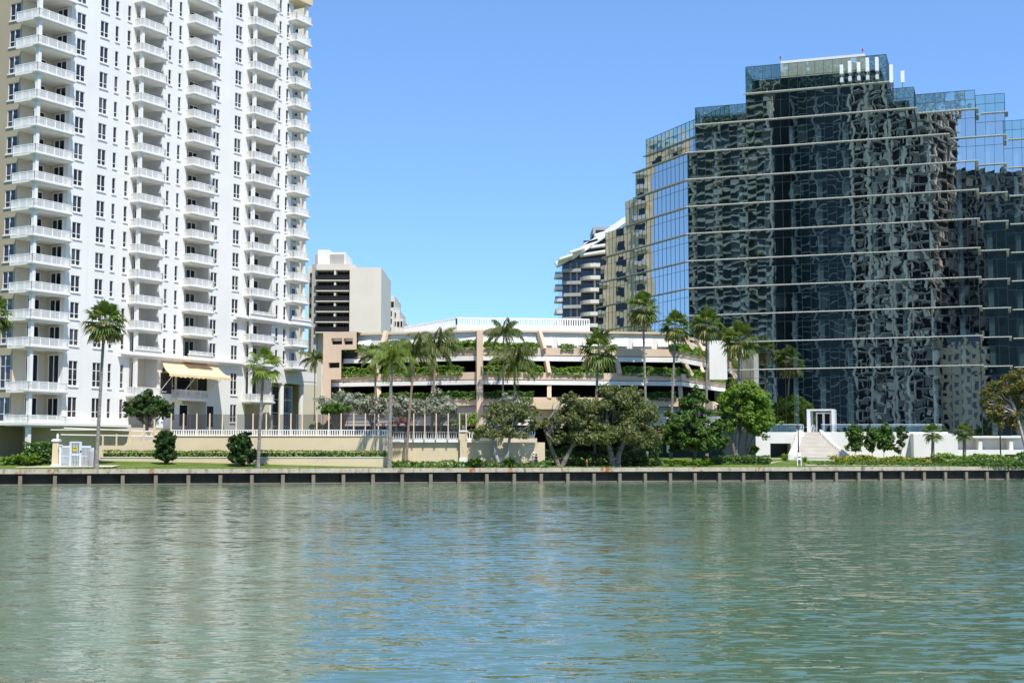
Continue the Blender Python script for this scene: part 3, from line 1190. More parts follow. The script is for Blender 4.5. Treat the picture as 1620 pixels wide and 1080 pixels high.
for (x0, x1, y, k) in ((X8[1] + 0.02, P1(1543, 180), STEP, 9), (P1(1543, 180) + 0.02, P2(1590, 180), 2 * STEP, 9), (P1(1588, 240) + 0.02, P2(1660, 240), 2 * STEP, 8)):
    gl, mu = MB(), MB()
    pane_grid(gl, mu, x0, x1, y, ZK[k] + 0.1, ZK[k] + 2.7, ZK[k] + 1.4)
    side_panes(gl, mu, x1, y, y + 8, ZK[k] + 0.1, ZK[k] + 2.7, ZK[k] + 1.4, True)
    o = gl.build("parapet", M["parapet"], office)
    mu.box(x0, x1, y - 0.03, y + 0.06, ZK[k] + 2.7, ZK[k] + 2.76)
    mu.build("mullion", M["mull"], o)
gl, mu = MB(), MB()
xl = fF.s(1022, 220, SETB)
pane_grid(gl, mu, xl, 4.0, SETB, ZK[9] + 0.1, ZK[9] + 2.7, ZK[9] + 1.4)
side_panes(gl, mu, xl, SETB, SETB + 8, ZK[9] + 0.1, ZK[9] + 2.7, None, False)
o = fpart("parapet", gl, M["parapet"])
mu.box(xl, 4.0, SETB - 0.03, SETB + 0.06, ZK[9] + 2.7, ZK[9] + 2.76)
mu.build("mullion", M["mull"], o)

# sunshade ledges
LP = 0.42


def ledge(segs, k, fl=None):
    mb = MB()
    z0, z1 = ZK[k] - 0.05, ZK[k] + 0.05
    for a, b, y, ext in segs:
        mb.box(a - 0.02, b + (LP if ext else 0), y - LP, y - 0.035, z0, z1)
        if ext:
            mb.box(b + 0.035, b + LP, y - 0.032, y + STEP - LP - 0.003, z0, z1)
        n = int((b - a) / 0.42)                                 # the ribs of the perforated nosing
        for i in range(n):
            x = a + (b - a) * (i + 0.5) / n
            mb.box(x - 0.09, x + 0.09, y - LP - 0.05, y - LP - 0.002, z0 - 0.015, z1 + 0.015)
    o = mb.build("sunshade", M["ledge"], office)
    return o


ledge([(X9[0] - LP, X9[1], 0, True)], 10)
ledge([(X8[0], X8[1], 0, True), (X8[1] + LP, P1(1543, 180), STEP, True), (P1(1546, 180) + LP, P2(1590, 180), 2 * STEP, True)], 9)
ledge([(X7[0], X7[1], 0, True), (X7[1] + LP, P1(1588, 230), STEP, True), (P1(1591, 240) + LP, P2(1660, 240), 2 * STEP, False)], 8)
for k in range(0, 8):
    ledge([(XM[0], XM[1], 0, True), (XM[1] + LP, P1(1592, 400), STEP, True), (P1(1595, 400) + LP, P2(1680, 400), 2 * STEP, False)], k)
for k in range(0, 10):
    kk = min(k, 8)
    mb = MB()
    xl = min(SL[kk], SL[max(kk - 1, -1)]) if k < 9 else SL[8]
    oy = SETB if k == 9 else 0.0
    mb.box((SL[7] if k == 8 else SL[kk]) - LP, 0.0 if k < 9 else 4.0, oy - LP, oy - 0.035, ZK[k] - 0.05, ZK[k] + 0.05)
    fpart("sunshade", mb, M["ledge"])
# roofs, so that the terraces of the steps are closed
rf = MB()
e = 24
rf.box(X9[0] + 0.05, X9[1] - 0.05, 0.06, e, ZK[9], ZK[10] - 0.12, 0)
rf.box(X9[0] + 0.05, X9[1] - 0.05, 0.06, e, ZK[10] - 0.117, ZK[10] - 0.02, 1)
rf.box(X9[0] + 0.8, X9[1] - 0.8, 0.9, 12, ZK[10] - 0.015, ZK[10] + 2.15, 2)
rf.box(X8[0] + 0.8, X9[0] - 0.1, 0.9, 7, ZK[9] - 0.015, ZK[9] + 1.4, 2)
rf.box(X9[1] + 0.1, X8[1] - 0.8, 0.9, 7, ZK[9] - 0.015, ZK[9] + 1.4, 2)
rf.box(X8[0] + 0.05, P1(1588, 200), 7.5, e, ZG0, ZK[9] - 0.1, 0)
rf.box(X8[0] + 0.05, X8[1] - 0.05, 0.06, 7.4, ZK[9] - 0.08, ZK[9] - 0.02, 1)
rf.box(X8[1], P1(1543, 200), STEP + 0.06, 9.5, ZK[9] - 0.08, ZK[9] - 0.02, 1)
rf.box(X7[0], X7[1] - 0.05, 0.06, 7.4, ZK[8] - 0.08, ZK[8] - 0.02, 1)
rf.build("roof", [M["room"], M["greywall"], M["spandrel"]], office)
rf = MB()
for k in range(-1, 9):
    rf.box(SL[k] + 0.06, -0.2, 3.3 if k < 8 else SETB + 3.3, 12, (ZG0 if k == -1 else ZK[k]) + 0.01, ZK[k + 1] - 0.03, 0)
rf.box(SL[7] + 0.06, -0.1, 0.06, SETB + 0.1, ZK[8] - 0.08, ZK[8] - 0.02, 0)
fpart("roof", rf, [M["room"]])
mb = MB()
xa, xb = sG(1232, 95), sG(1366, 90)
mb.box(xa, xb, 2.0, 9, ZK[10] + 2.2, ZK[10] + hp + 1.0)
mb.build("roof_box", M["white"], office)
for px in (1233, 1364):
    mb = MB()
    x = sG(px, 90)
    mb.lathe((x, 0.9, ZK[10] + hp + 0.75), [(0.05, 0), (0.05, 0.4), (0.13, 0.4), (0.14, 0.6), (0.06, 0.7)], 8)
    mb.build("beacon", M["red"], office)
for px, py0, py1 in ((1332, 105, 133), (1345, 99, 131), (1359, 101, 130), (1373, 94, 129), (1388, 93, 128)):
    at = thing("antenna", "", "antenna", fG.w(sG(px, 115), -0.55, 0), fG.rot, "white aerial panels on the glass parapet")
    z1, z0 = fG.hit(px, py0)[1], fG.hit(px, py1)[1]
    mb = MB()
    mb.box(-0.24, 0.24, -0.3, -0.06, z0 + 1.2, z1)
    mb.box(-0.2, 0.2, -0.33, -0.303, z0 + 1.3, z1 - 0.1)
    mb.build("panel", M["trim"], at)
    mb = MB()
    mb.tube([(0, 0.05, z0), (0, 0.05, z1 - 0.3)], [0.07, 0.07], 6)
    mb.box(-0.22, 0.22, -0.12, 0.3, z0 + 0.1, z0 + 0.75)
    mb.build("mast", M["frame"], at)
    at["label"] = "white upright aerial panel on the glass parapet, " + {1332: "leftmost of the five along the front", 1345: "second from the left of five", 1359: "the thin middle one of five",
                                                                          1373: "fourth from the left of five", 1388: "the one nearest the right corner of five"}[px]
for i, (px, py0, py1) in enumerate(((1411, 100, 134), (1418, 108, 132))):
    at = thing("antenna", ("tall", "shorter")[i] + " white aerial panel sticking out past the right roof corner", "antenna", fG.w(sG(px - 7, 115) + 0.4 + i * 0.9, 1.0 + i, 0), fG.rot,
               "white aerial panels on the glass parapet")
    z1, z0 = fG.hit(px, py0)[1], fG.hit(px, py1)[1]
    mb = MB()
    mb.box(-0.2, 0.3, -0.3, 0.0, z0 + 0.5, z1)
    mb.build("panel", M["trim"], at)
    mb = MB()
    mb.tube([(0, 0.12, z0 - 0.6), (0, 0.12, z1 - 0.2)], [0.07, 0.07], 6)
    mb.build("mast", M["frame"], at)

# entrance portal
ent = MB()
ye = -1.8
xa, xb = fG.s(1276.5, 665, ye), fG.s(1319, 665, ye)
zt = fG.hit(1290, 647, ye)[1]
ent.box(xa, xa + 0.45, ye, -0.04, ZTER - 0.1, zt)
ent.box(xb - 0.3, xb, ye, -0.04, ZTER - 0.1, zt)
ent.box(xa + 0.453, xb - 0.303, ye, -0.04, zt - 0.2, zt)
pt = ent.build("entrance", M["frame"], office)
dm = MB()
da, db = fG.s(1291, 665, -0.3), fG.s(1315, 665, -0.3)
zd = fG.hit(1300, 652, -0.3)[1]
dm.box(da, da + 0.18, -0.35, -0.2, ZTER, zd, 0)
dm.box(db - 0.18, db, -0.35, -0.2, ZTER, zd, 0)
dm.box(da + 0.18, db - 0.18, -0.35, -0.2, zd - 0.2, zd, 0)
dm.box((da + db) / 2 - 0.16, (da + db) / 2 + 0.16, -0.35, -0.2, ZTER, zd - 0.203, 0)
dm.box(da + 0.18, db - 0.18, -0.28, -0.26, ZTER, zd - 0.2, 1)
dm.build("door", [M["frame"], M["win2"]], pt)

# ---------------------------------------------------------------- white terrace in front
DT = 188.0
ZBASE = P(1250, 724, DT).z
terr = thing("terrace_wall", "white garden terrace wall with a dark opening in front of the glass office block", "wall", P(1190, 720, DT) * 1.0)
TO = terr.location.copy()


def tx(px, D=DT, py=700):
    return P(px, py, D).x - TO.x


terr.location.z = 0
TO.z = 0
mb = MB()
zb = ZBASE - 0.6
zt = P(1300, 683, DT).z
a, o0, o1, s0, s1, b = tx(1188), tx(1218.5), tx(1251), tx(1272), tx(1299), tx(1500)
zo = P(1230, 701, DT).z
mb.box(a, o0, 0, 22, zb, zt)
mb.box(o0 + 0.003, o1, 0, 22, zo, zt - 0.003)
mb.box(o1 + 0.003, s0, 0, 22, zb, zt)
mb.box(s0 + 0.003, s1, 1.0, 22, zb, zt - 0.003)
mb.box(s1 + 0.003, b, 0, 22, zb, zt)
c0 = tx(1440)
mb.box(c0, b + 0.8, -1.6, -0.003, zb, zt - 0.25)
mb.build("wall", M["white"], terr)
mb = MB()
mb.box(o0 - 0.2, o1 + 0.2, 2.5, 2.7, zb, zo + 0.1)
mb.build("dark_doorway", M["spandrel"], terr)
# the lower wall further right, recessed panels between buttresses under a slab
mb = MB()
b2 = tx(1640)
zt2 = P(1560, 689, DT).z
mb.box(b + 0.81, b2, 1.8, 22, zb, zt2 - 0.3)
mb.box(b + 0.81, b2, 0.0, 22, zt2 - 0.297, zt2)
mb.box(b + 0.81, b2, 0.0, 1.797, zb, P(1560, 711, DT).z)
for px in (1549, 1598):
    x = tx(px)
    mb.box(x, x + 0.5, 0.25, 1.79, zb, zt2 - 0.3)
    mb.poly([(x, 0.25, P(1560, 711, DT).z + .01), (x - 0.01, 0.25, P(1560, 711, DT).z + .01), (x - 0.01, 0.25, P(1560, 712, DT).z)])
lw = mb.build("retaining_wall", M["white"])
lw.location = terr.location
tag(lw, "low white wall of shaded panels under a slab, behind the black lamp post", "wall")
# glass railing along the terrace
for (p0, p1, lab) in ((1213, 1271, "short glass railing with a pale handrail left of the entrance stairs"), (1300, 1492, "long glass railing with a pale handrail right of the entrance stairs")):
    rl = thing("glass_railing", lab, "railing", (P(p0, 683, DT).x, DT + 0.4, zt), 0)
    L = P(p1, 683, DT).x - P(p0, 683, DT).x
    g, f = MB(), MB()
    n = round(L / 1.6)
    for i in range(n):
        g.quad((L * i / n + 0.02, 0, 0.05), (L * (i + 1) / n - 0.02, 0, 0.05), (L * (i + 1) / n - 0.02, 0, 0.98), (L * i / n + 0.02, 0, 0.98))
    g.build("glass", M["railglass"], rl)
    f.beam((0, 0, 1.02), (L, 0, 1.02), 0.09, 0.08)
    f.build("handrail", M["frame"], rl)
# stairs
st = thing("staircase", "broad flight of pale stone steps climbing to the office entrance", "staircase", (P(1285, 700, DT).x, DT, 0), 0)
mb = MB()
nst = 20
xt0, xt1 = tx(1271.5) - (st.location.x - TO.x), tx(1299) - (st.location.x - TO.x)
xb0, xb1 = tx(1257, DT - 6) - (st.location.x - TO.x), tx(1340, DT - 6) - (st.location.x - TO.x)
run = 6.4 / nst
for i in range(nst):
    t = i / (nst - 1)
    z1 = zt - 0.01 - (zt - ZBASE + 0.1) * (i / nst)
    xa = xt0 + (xb0 - xt0) * t ** 1.2
    xb = xt1 + (xb1 - xt1) * t ** 1.4
    mb.box(xa, xb, 1.0 - (i + 1) * run, 1.0 - i * run - 0.002, zb, z1, 0)
    mb.box(xa, xb, 1.0 - (i + 1) * run - 0.03, 1.0 - (i + 1) * run - 0.003, z1 - 0.045, z1 + 0.004, 0)
mb.build("steps", M["step"], st)
for side in (0, 1):
    mb = MB()
    for i in range(nst):
        t = i / (nst - 1)
        z1 = zt + 0.35 - (zt - ZBASE + 0.1) * (i / nst) * 0.97
        if side == 0:
            xa = xt0 + (xb0 - xt0) * t ** 1.2
            mb.box(xa - 0.75, xa - 0.003, 1.0 - (i + 1) * run, 1.0 - i * run - 0.002, zb, z1)
        else:
            xb = xt1 + (xb1 - xt1) * t ** 1.4
            mb.box(xb + 0.003, xb + 0.4, 1.0 - (i + 1) * run, 1.0 - i * run - 0.002, zb, z1)
    mb.build("side_wall", M["white"], st)
for px in (1268, 1273, 1290):
    mb = MB()
    x = tx(px) - (st.location.x - TO.x)
    mb.tube([(x - 0.5, 0.9, zt - 0.1), (x - 0.1, 1.2, zt + 0.95), (x + 0.15, 1.4, zt + 0.95), (x + 0.15, 1.6, zt)], [0.05] * 4, 6)
    mb.build("handrail", M["frame"], st)
# ================================================================== parking garage
GV = [P(509, 600, 184), P(760, 600, 177), P(1080, 600, 181), P(1150, 600, 199)]
garage = thing("parking_garage", "low pinkish parking garage with planted parapets between the two towers", "parking garage", (GV[1].x, GV[1].y, 0))
GO = Vector((GV[1].x, GV[1].y, 0))


def gz(y, D=177):
    return P(760, y, D).z


LEV = dict(top=(521, 524), p1=(548.5, 560.5), w1=(561.5, 569.5), p2=(588, 599.5), w2=(600.5, 607.5), p3=(627.5, 641))
segs = []
for i in range(3):
    a, b = GV[i], GV[i + 1]
    segs.append(Frame((a.x, a.y), (b.x - a.x, b.y - a.y)))
SEGL = [(GV[i + 1] - GV[i]).to_2d().length for i in range(3)]


def gpart(name, mb, mats, i):
    f = segs[i]
    return mb.build(name, mats, garage, (f.o.x - GO.x, f.o.y - GO.y, 0), f.rot)


for i in range(3):
    L = SEGL[i]
    ex = [0.0, 0.0, 0.0][i]
    s0 = 0.0
    for nm in ("p1", "p2", "p3"):
        z1, z0 = gz(LEV[nm][0]), gz(LEV[nm][1])
        mb = MB()
        out = {"p1": 0.4, "p2": 0.2, "p3": 0.0}[nm]
        mb.box(s0, L - 0.004, out, out + 0.35, z0, z1, 0)
        mb.box(s0, L - 0.004, out + 1.5, out + 1.75, z0, z1 - 0.1, 0)
        mb.box(s0, L - 0.004, out + 0.353, out + 1.497, z0 + 0.2, z1 - 0.3, 1)
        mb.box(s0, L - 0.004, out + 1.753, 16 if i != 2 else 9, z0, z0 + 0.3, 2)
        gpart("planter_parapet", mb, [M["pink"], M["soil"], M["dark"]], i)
    for nm in ("w1", "w2"):
        z1, z0 = gz(LEV[nm][0]), gz(LEV[nm][1])
        mb = MB()
        fo = {"w1": 0.42, "w2": 0.22}[nm]
        mb.box(s0, L - 0.004, fo, fo + 0.2, z0, z1 - 0.02)
        gpart("fascia", mb, M["white"], i)
    mb = MB()
    z1, z0 = gz(523.5), gz(547)
    if i < 2:
        mb.box(s0, L - 0.004, 1.22, 1.5, z0 - 0.5, z1 - 0.02, 0)
        n = int(L / 3.2)
        for j in range(n):                                      # tilted white shade panels
            a = L * j / n + 0.3
            hgt = z1 - z0
            mb.quad((a, 0.85, z0 + 0.25), (a + 2.6, 0.95, z0 + 0.25), (a + 2.6, 1.2, z0 + hgt * 0.72), (a, 1.2, z0 + hgt * 0.5), 0)
        mb.box(s0, L - 0.004, 0.9, 1.2, z1, z1 + 0.25, 1)
        mb.box(s0, L - 0.004, 1.2, 2.6, z1 - 0.015, z1 + 0.1, 0)
    else:
        mb.box(s0, L - 0.004, 2.2, 2.5, z0 - 0.5, z1 - 0.4, 0)
        mb.box(s0, L - 0.004, 0.9, 1.2, z1 - 0.3, z1 + 0.05, 1)
    gpart("shade_panels" if i < 2 else "shade_wall", mb, [M["white"], M["pink"]], i)
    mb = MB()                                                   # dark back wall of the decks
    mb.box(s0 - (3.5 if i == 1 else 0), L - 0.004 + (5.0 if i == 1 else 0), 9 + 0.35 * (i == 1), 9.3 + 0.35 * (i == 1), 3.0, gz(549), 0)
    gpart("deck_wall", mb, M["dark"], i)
    mb = MB()
    zq = gz(641.5)
    mb.box(s0, L - 0.004, 0.8, 1.0, gz(672), zq - 0.8, 0)
    mb.box(s0, L - 0.004, 0.6, 0.79, zq - 0.78, zq - 0.02, 1)
    for q in range(3):
        zz = gz(672) + (zq - 0.8 - gz(672)) * (q + 1) / 4
        mb.box(s0, L - 0.004, 0.75, 0.797, zz, zz + 0.05, 1)
    gpart("louvre_wall", mb, [M["white"], M["greywall"]], i)
# columns and leaning struts
for px, py0, py1, w in ((759, 520, 676, 9),):
    mb = MB()
    x = segs[1].s(px, 600)
    mb.box(x - 0.4, x + 0.4, -0.25, 1.0, gz(py1), gz(py0) - 0.3)
    gpart("column", mb, M["pink"], 1)
for i, pa, ya, pb, yb in ((1, 853, 524, 861, 552), (1, 862, 560, 868, 590), (1, 975, 565, 980, 592), (0, 611, 524, 605, 548), (0, 598, 560, 596, 590), (0, 598, 600, 600, 642),
                          (1, 869, 598, 869, 630), (0, 540, 600, 540, 640), (0, 688, 600, 684, 640), (2, 1078, 566, 1094, 594), (2, 1106, 573, 1112, 590), (2, 1121, 575, 1132, 592), (2, 1075, 598, 1078, 640),
                          (1, 952, 524, 962, 550), (2, 1084, 536, 1096, 552), (2, 1104, 540, 1112, 556)):
    f = segs[i]
    xa, za = f.hit(pa, ya, 0.9)
    xb, zb_ = f.hit(pb, yb, 0.1)
    mb = MB()
    mb.beam((xa, 0.95, za), (xb, 0.1, zb_), 0.55, 0.5)
    gpart("strut", mb, M["pink"], i)
# left stair block with two openings
f = segs[0]
mb = MB()
xa, xb = f.s(511, 560, -0.4), f.s(564, 560, -0.4)
ops = []
for a, b, c, d in ((524, 541, 545, 535), (543.5, 558, 545, 535), (519.5, 537, 582, 573.5)):
    ops.append((f.s(a, c, -0.4), f.s(b, c, -0.4), f.hit(a, c, -0.4)[1], f.hit(a, d, -0.4)[1]))
for q0, q1, ya, yb, cols in ((xa, xb, 525, 553.5, ops), (xa, f.s(540, 560, -0.4), 553.5, 600, ops), (xa, xa + 1.2, 600, 676, [])):
    z1, z0 = f.hit(530, ya, -0.4)[1], f.hit(530, yb, -0.4)[1]
    mb2 = []
    holed_wall(mb, lambda s, z, d: (s, -0.4 + d, z), q0, q1, z0, z1, cols, 0, 0.5)
mb.box(xa, xa + 0.1, -0.39, 9, 3, f.hit(530, 525, -0.4)[1], 0)
mb.box(xa, xb, -0.38, 9, f.hit(530, 525, -0.4)[1] - 0.1, f.hit(530, 525, -0.4)[1] - 0.004, 0)
for q0, q1, c, d in ops[:2]:
    mb.box(q0 - 0.1, q1 + 0.1, 0.12, 0.2, c + 0.5, d + 0.1, 1)
mb.box(xa + 0.12, xb - 0.2, 0.35, 0.45, gz(562), f.hit(530, 526, -0.4)[1], 2)
mb.box(xa + 0.12, f.s(539, 560, -0.4), 0.35, 0.45, 5, gz(562) - 0.003, 2)
gpart("stair_block", mb, [M["pink"], M["white"], M["dark"]], 0)
# roof: white railing fence and deck wall
f = segs[1]
mb = MB()
zr1, zr0, zrb = P(800, 503, 184).z, P(800, 515, 184).z, P(800, 523, 184).z
pts = [P(640, 520, 190), P(722, 520, 184), P(932, 520, 186)]
for a, b, hh0, hh1 in ((pts[0], pts[1], 0.35, 1.0), (pts[1], pts[2], 1.0, 1.0)):
    a2, b2 = Vector((a.x, a.y, 0)) - GO, Vector((b.x, b.y, 0)) - GO
    n = int((b2 - a2).length / 0.32)
    for j in range(n + 1):
        q = a2.lerp(b2, j / n)
        hh = hh0 + (hh1 - hh0) * j / n
        mb.beam((q.x, q.y, zrb), (q.x, q.y, zr0 + (zr1 - zr0) * hh), 0.17, 0.17)
    up = Vector((0, 0, 1))
    mb.beam(a2 + up * (zr0 + (zr1 - zr0) * hh0), b2 + up * (zr0 + (zr1 - zr0) * hh1), 0.22, 0.16)
    mb.beam(a2 + up * (zr0 - 0.15), b2 + up * (zr0 - 0.15), 0.5, 0.5)
    mb.beam(a2 + up * (zrb + 0.1), b2 + up * (zrb + 0.1), 0.9, 0.6)
mb.build("roof_railing", M["white"], garage)
mb = MB()
pa, pb = P(1122, 540, 188) - GO, P(1150, 540, 188) - GO
mb.box(pa.x, pb.x, pa.y, pa.y + 1.5, P(1130, 600, 188).z, P(1130, 538.5, 188).z)
mb.build("end_wall", M["white"], garage)
mb = MB()
mb.prism([(segs[0].w(0.3, 2.7).x - GO.x, segs[0].w(0.3, 2.7).y - GO.y), (segs[1].w(0, 2.7).x - GO.x, segs[1].w(0, 2.7).y - GO.y),
          (segs[1].w(SEGL[1], 2.7).x - GO.x, segs[1].w(SEGL[1], 2.7).y - GO.y), (segs[1].w(SEGL[1], 20).x - GO.x, segs[1].w(SEGL[1], 20).y - GO.y), (segs[0].w(0.3, 20).x - GO.x, segs[0].w(0.3, 20).y - GO.y)],
         gz(525) - 0.5, gz(525) - 0.3)
mb.build("roof_deck", M["cream"], garage)
# yellow canopy low at the middle
cnp = thing("entrance_canopy", "pale yellow canopy over the garage door behind the waterside trees", "canopy", (P(870, 650, 174).x, 174, 0))
mb = MB()
w2 = P(893, 640, 174).x - cnp.location.x
mb.box(-w2, w2, 0, 3, P(870, 647, 174).z, P(870, 637, 174).z, 0)
mb.build("slab", M["sand"], cnp)
mb = MB()
mb.box(-w2, w2 * 0.9, 1.5, 3.1, P(870, 676, 174).z, P(870, 648.5, 174).z, 0)
mb.build("wall", M["sand"], cnp)

# ================================================================== buildings behind
fr = thing("cream_building", "cream concrete slab building with dark balcony bays and a white roof box", "building", (P(500, 500, 300).x, 300, 0))
X0 = fr.location.x


def bx(px, D=300, py=470):
    return P(px, py, D).x - X0


z = lambda y, D=300, px=550: P(px, y, D).z
mb = MB()
mb.box(bx(553), bx(603), 0, 24, 2, z(423), 0)
mb.box(bx(500), bx(553) - 0.003, 3.0, 24, 2, z(418), 0)
mb.box(bx(500), bx(553) - 0.003, 0, 2.997, z(427), z(417.5), 0)
mb.box(bx(553), bx(561), 0.1, 20, z(423) + 0.003, z(418.5), 0)
mb.box(bx(500) - 1.1, bx(500) - 0.003, 1.0, 24, 2, z(417), 1)
mb.box(bx(484), bx(500) - 1.103, 3, 24, 2, z(418), 0)
mb.build("wall", [M["cream"], M["greywall"]], fr)
for k in range(6):
    zt_, zb_ = z(427.5 + 16.4 * k), z(427.5 + 16.4 * (k + 1))
    for a, b in ((500.5, 528), (531.5, 551.5)):
        mb = MB()
        mb.quad((bx(a), 2.9, zb_), (bx(b), 2.9, zb_), (bx(b), 2.9, zt_), (bx(a), 2.9, zt_), 0)
        o = mb.build("window", M["dark"], fr)
        fm = MB()
        for j in range(5):
            x = bx(a) + (bx(b) - bx(a)) * j / 4
            fm.box(x - 0.06, x + 0.06, 2.8, 2.88, zb_, zt_ - 0.1)
        fm.build("frame", M["darkgrey"], o)
    mb = MB()
    mb.box(bx(499.5), bx(552), -0.3, 2.8, zb_ - 0.08, zb_ + 0.13)
    o = mb.build("balcony", M["cream"], fr)
    mb = MB()
    mb.box(bx(499.5), bx(552), -0.3, -0.2, zb_ + 1.1, zb_ + 1.22)
    mb.box(bx(499.7), bx(551.7), -0.27, -0.23, zb_ + 0.133, zb_ + 1.097)
    mb.build("railing", M["black"], o)
    mb = MB()
    mb.box(bx(528.3), bx(531.2), -0.1, 2.89, zb_ + 0.135, zt_ - 0.1)
    mb.build("pier", M["cream"], o)
    if k < 5:
        mb = MB()
        mb.box(bx(487), bx(494), 2.9, 2.996, zb_ + 1.2, zt_ - 0.2)
        mb.build("window", M["win2"], fr)
mb = MB()
mb.box(bx(501), bx(520), 1, 14, z(417.3), z(394), 0)
mb.box(bx(520) + 0.003, bx(545), 1.4, 14, z(417.3), z(397.5), 0)
for j in range(6):
    x = bx(522) + (bx(541) - bx(522)) * j / 5
    mb.box(x - 0.25, x + 0.25, 1.3, 1.397, z(415), z(401), 1)
mb.box(bx(493), bx(501) - 0.003, 4, 14, z(417.3), z(398), 1)
mb.build("roof_box", [M["white"], M["greywall"]], fr)

fr2 = thing("apartment_block", "small stepped cream apartment block peeping out right of the cream slab building", "building", (P(603, 500, 335).x, 335, 0))
X0b = fr2.location.x
by = lambda px: P(px, 500, 335).x - X0b
zz = lambda y: P(615, y, 335).z
mb = MB()
mb.box(by(600), by(616), 3, 20, 2, zz(467), 0)
mb.box(by(616) + 0.003, by(624), 0, 20, 2, zz(467.5), 0)
mb.box(by(600), by(615.9), 0.2, 2.9, zz(475), zz(467.3), 0)
mb.box(by(624) + 0.003, by(632), 0.8, 20, 2, zz(490), 0)
mb.box(by(632) + 0.003, by(637), 1.5, 20, 2, zz(504), 0)
mb.build("wall", M["cream"], fr2)
for a, b, y0, y1, yy in ((618.5, 623, 477, 486, -0.05), (617, 620, 492, 500, -0.05), (622, 626, 494, 501, 0.6), (617, 620, 504, 512, -0.05), (622, 626, 508, 515, 0.7), (628, 631.5, 508, 516, 0.7), (633, 636, 507, 516, 1.4),
                     (617, 619, 518, 523, -0.05), (604, 610, 476, 484, 2.9), (604, 612, 492, 500, 2.9), (604, 611, 504, 514, 2.9), (603, 613, 517, 524, 2.9)):
    mb = MB()
    mb.box(by(a), by(b), yy, yy + 0.08, zz(y1), zz(y0))
    mb.build("window", M["win2"], fr2)
for y_, e_ in ((501, 614), (516, 614), (487, 614)):
    mb = MB()
    mb.box(by(602), by(e_), 0.2, 2.8, zz(y_ + 1), zz(y_))
    o = mb.build("balcony", M["cream"], fr2)
    mb = MB()
    mb.box(by(602), by(e_), 0.2, 0.3, zz(y_) + 0.003, zz(y_ - 3.5))
    mb.build("railing", M["darkgrey"], o)
mb = MB()
for x in (625, 629, 631):
    mb.beam((by(x), 1.2, zz(490)), (by(x), 1.2, zz(485)), 0.12, 0.12)
mb.beam((by(624), 1.2, zz(487)), (by(640), 1.2, zz(488)), 0.12, 0.12)
mb.beam((by(637), 1.6, zz(504)), (by(655), 1.6, zz(515)), 0.12, 0.12)
mb.build("roof_railing", M["frame"], fr2)

# the dark stepped tower
DE = 330.0
st2 = thing("stepped_tower", "dark stepped tower with white curved balconies and a long white slanting roof edge", "tower", (P(890, 450, DE).x, DE, 0))
XE = st2.location.x
ex = lambda px: P(px, 450, DE).x - XE
ez = lambda y: P(900, y, DE).z
mb = MB()
mb.box(ex(890), ex(1010), 2.5, 30, 2, ez(406), 0)
mb.box(ex(905), ex(1010), 3.5, 30, ez(406) + 0.003, ez(392), 0)
mb.box(ex(925), ex(1010), 4.5, 30, ez(392) + 0.003, ez(376), 0)
mb.box(ex(945), ex(1010), 5.5, 30, ez(376) + 0.003, ez(358), 0)
mb.box(ex(943), ex(971), 12, 24, ez(358), ez(346), 1)
mb.box(ex(971) + 0.003, ex(977), 11.5, 24, ez(372), ez(344), 2)
mb.build("wall", [M["win2"], M["greywall"], M["white"]], st2)
mb = MB()
for a, ya, b, yb in ((903, 407, 992, 346), (880, 418, 903, 405)):
    d = 0.0
    p0, p1 = (ex(a), 1.5, ez(ya)), (ex(b), 1.5, ez(yb))
    mb.beam(p0, p1, 3.0, 1.3)
for a, b, y_, yy in ((884, 905, 409, -2), (902, 925, 396, 0), (924, 946, 382, 2), (942, 965, 366, 4), (918, 960, 400, 1), (935, 985, 386, 2)):
    mb.beam((ex(a), yy, ez(y_ + 4)), (ex(b), yy, ez(y_ - 3)), 4.0, 0.5)
mb.build("roof_edge", M["white"], st2)
for k, yb in enumerate((420, 439.5, 458.5, 477.5, 496.5, 515)):
    if k < 6:
        mb = MB()
        n = 14
        pts = []
        for j in range(n + 1):                                  # curved front
            t = j / n
            x = ex(918) + (ex(990) - ex(918)) * t
            pts.append((x, 2.4 - 3.6 * min(1, t * 5) ** 0.6))
        poly = pts + [(ex(990), 2.49), (ex(918), 2.49)]
        mb.prism(poly, ez(yb + 2.8), ez(yb - 2.8))
        mb.build("balcony", M["cream"], st2)
        mb = MB()
        mb.prism([(ex(891), 1.0), (ex(919), -0.3), (ex(919), 2.49), (ex(891), 2.49)], ez(yb + 9.5), ez(yb + 4.5))
        mb.build("spandrel", M["greywall"], st2)
        mb = MB()
        x0, x1, yl = ex(877.5), ex(890) - 0.003, yb + 17
        mb.prism([(x0 + 0.6, 1.0), (x1, 0.4), (x1, 6), (x0, 6)], ez(yl + 0.5), ez(yl - 3.8))
        o = mb.build("balcony", M["white"], st2)
        g = MB()
        g.box(x0 + 0.3, x1, 1.1, 1.2, ez(yl - 3.8) + 0.003, ez(yl - 8))
        g.box(x0 + 0.2, x0 + 0.3, 1.1, 6, ez(yl - 3.8) + 0.003, ez(yl - 8))
        g.build("railing", M["greywall"], o)
for px in (902, 912, 940):
    mb = MB()
    mb.box(ex(px), ex(px + 3), 1.2 if px == 940 else 2.3, 2.48, ez(520), ez(414))
    mb.build("pier", M["greywall"] if px < 940 else M["cream"], st2)

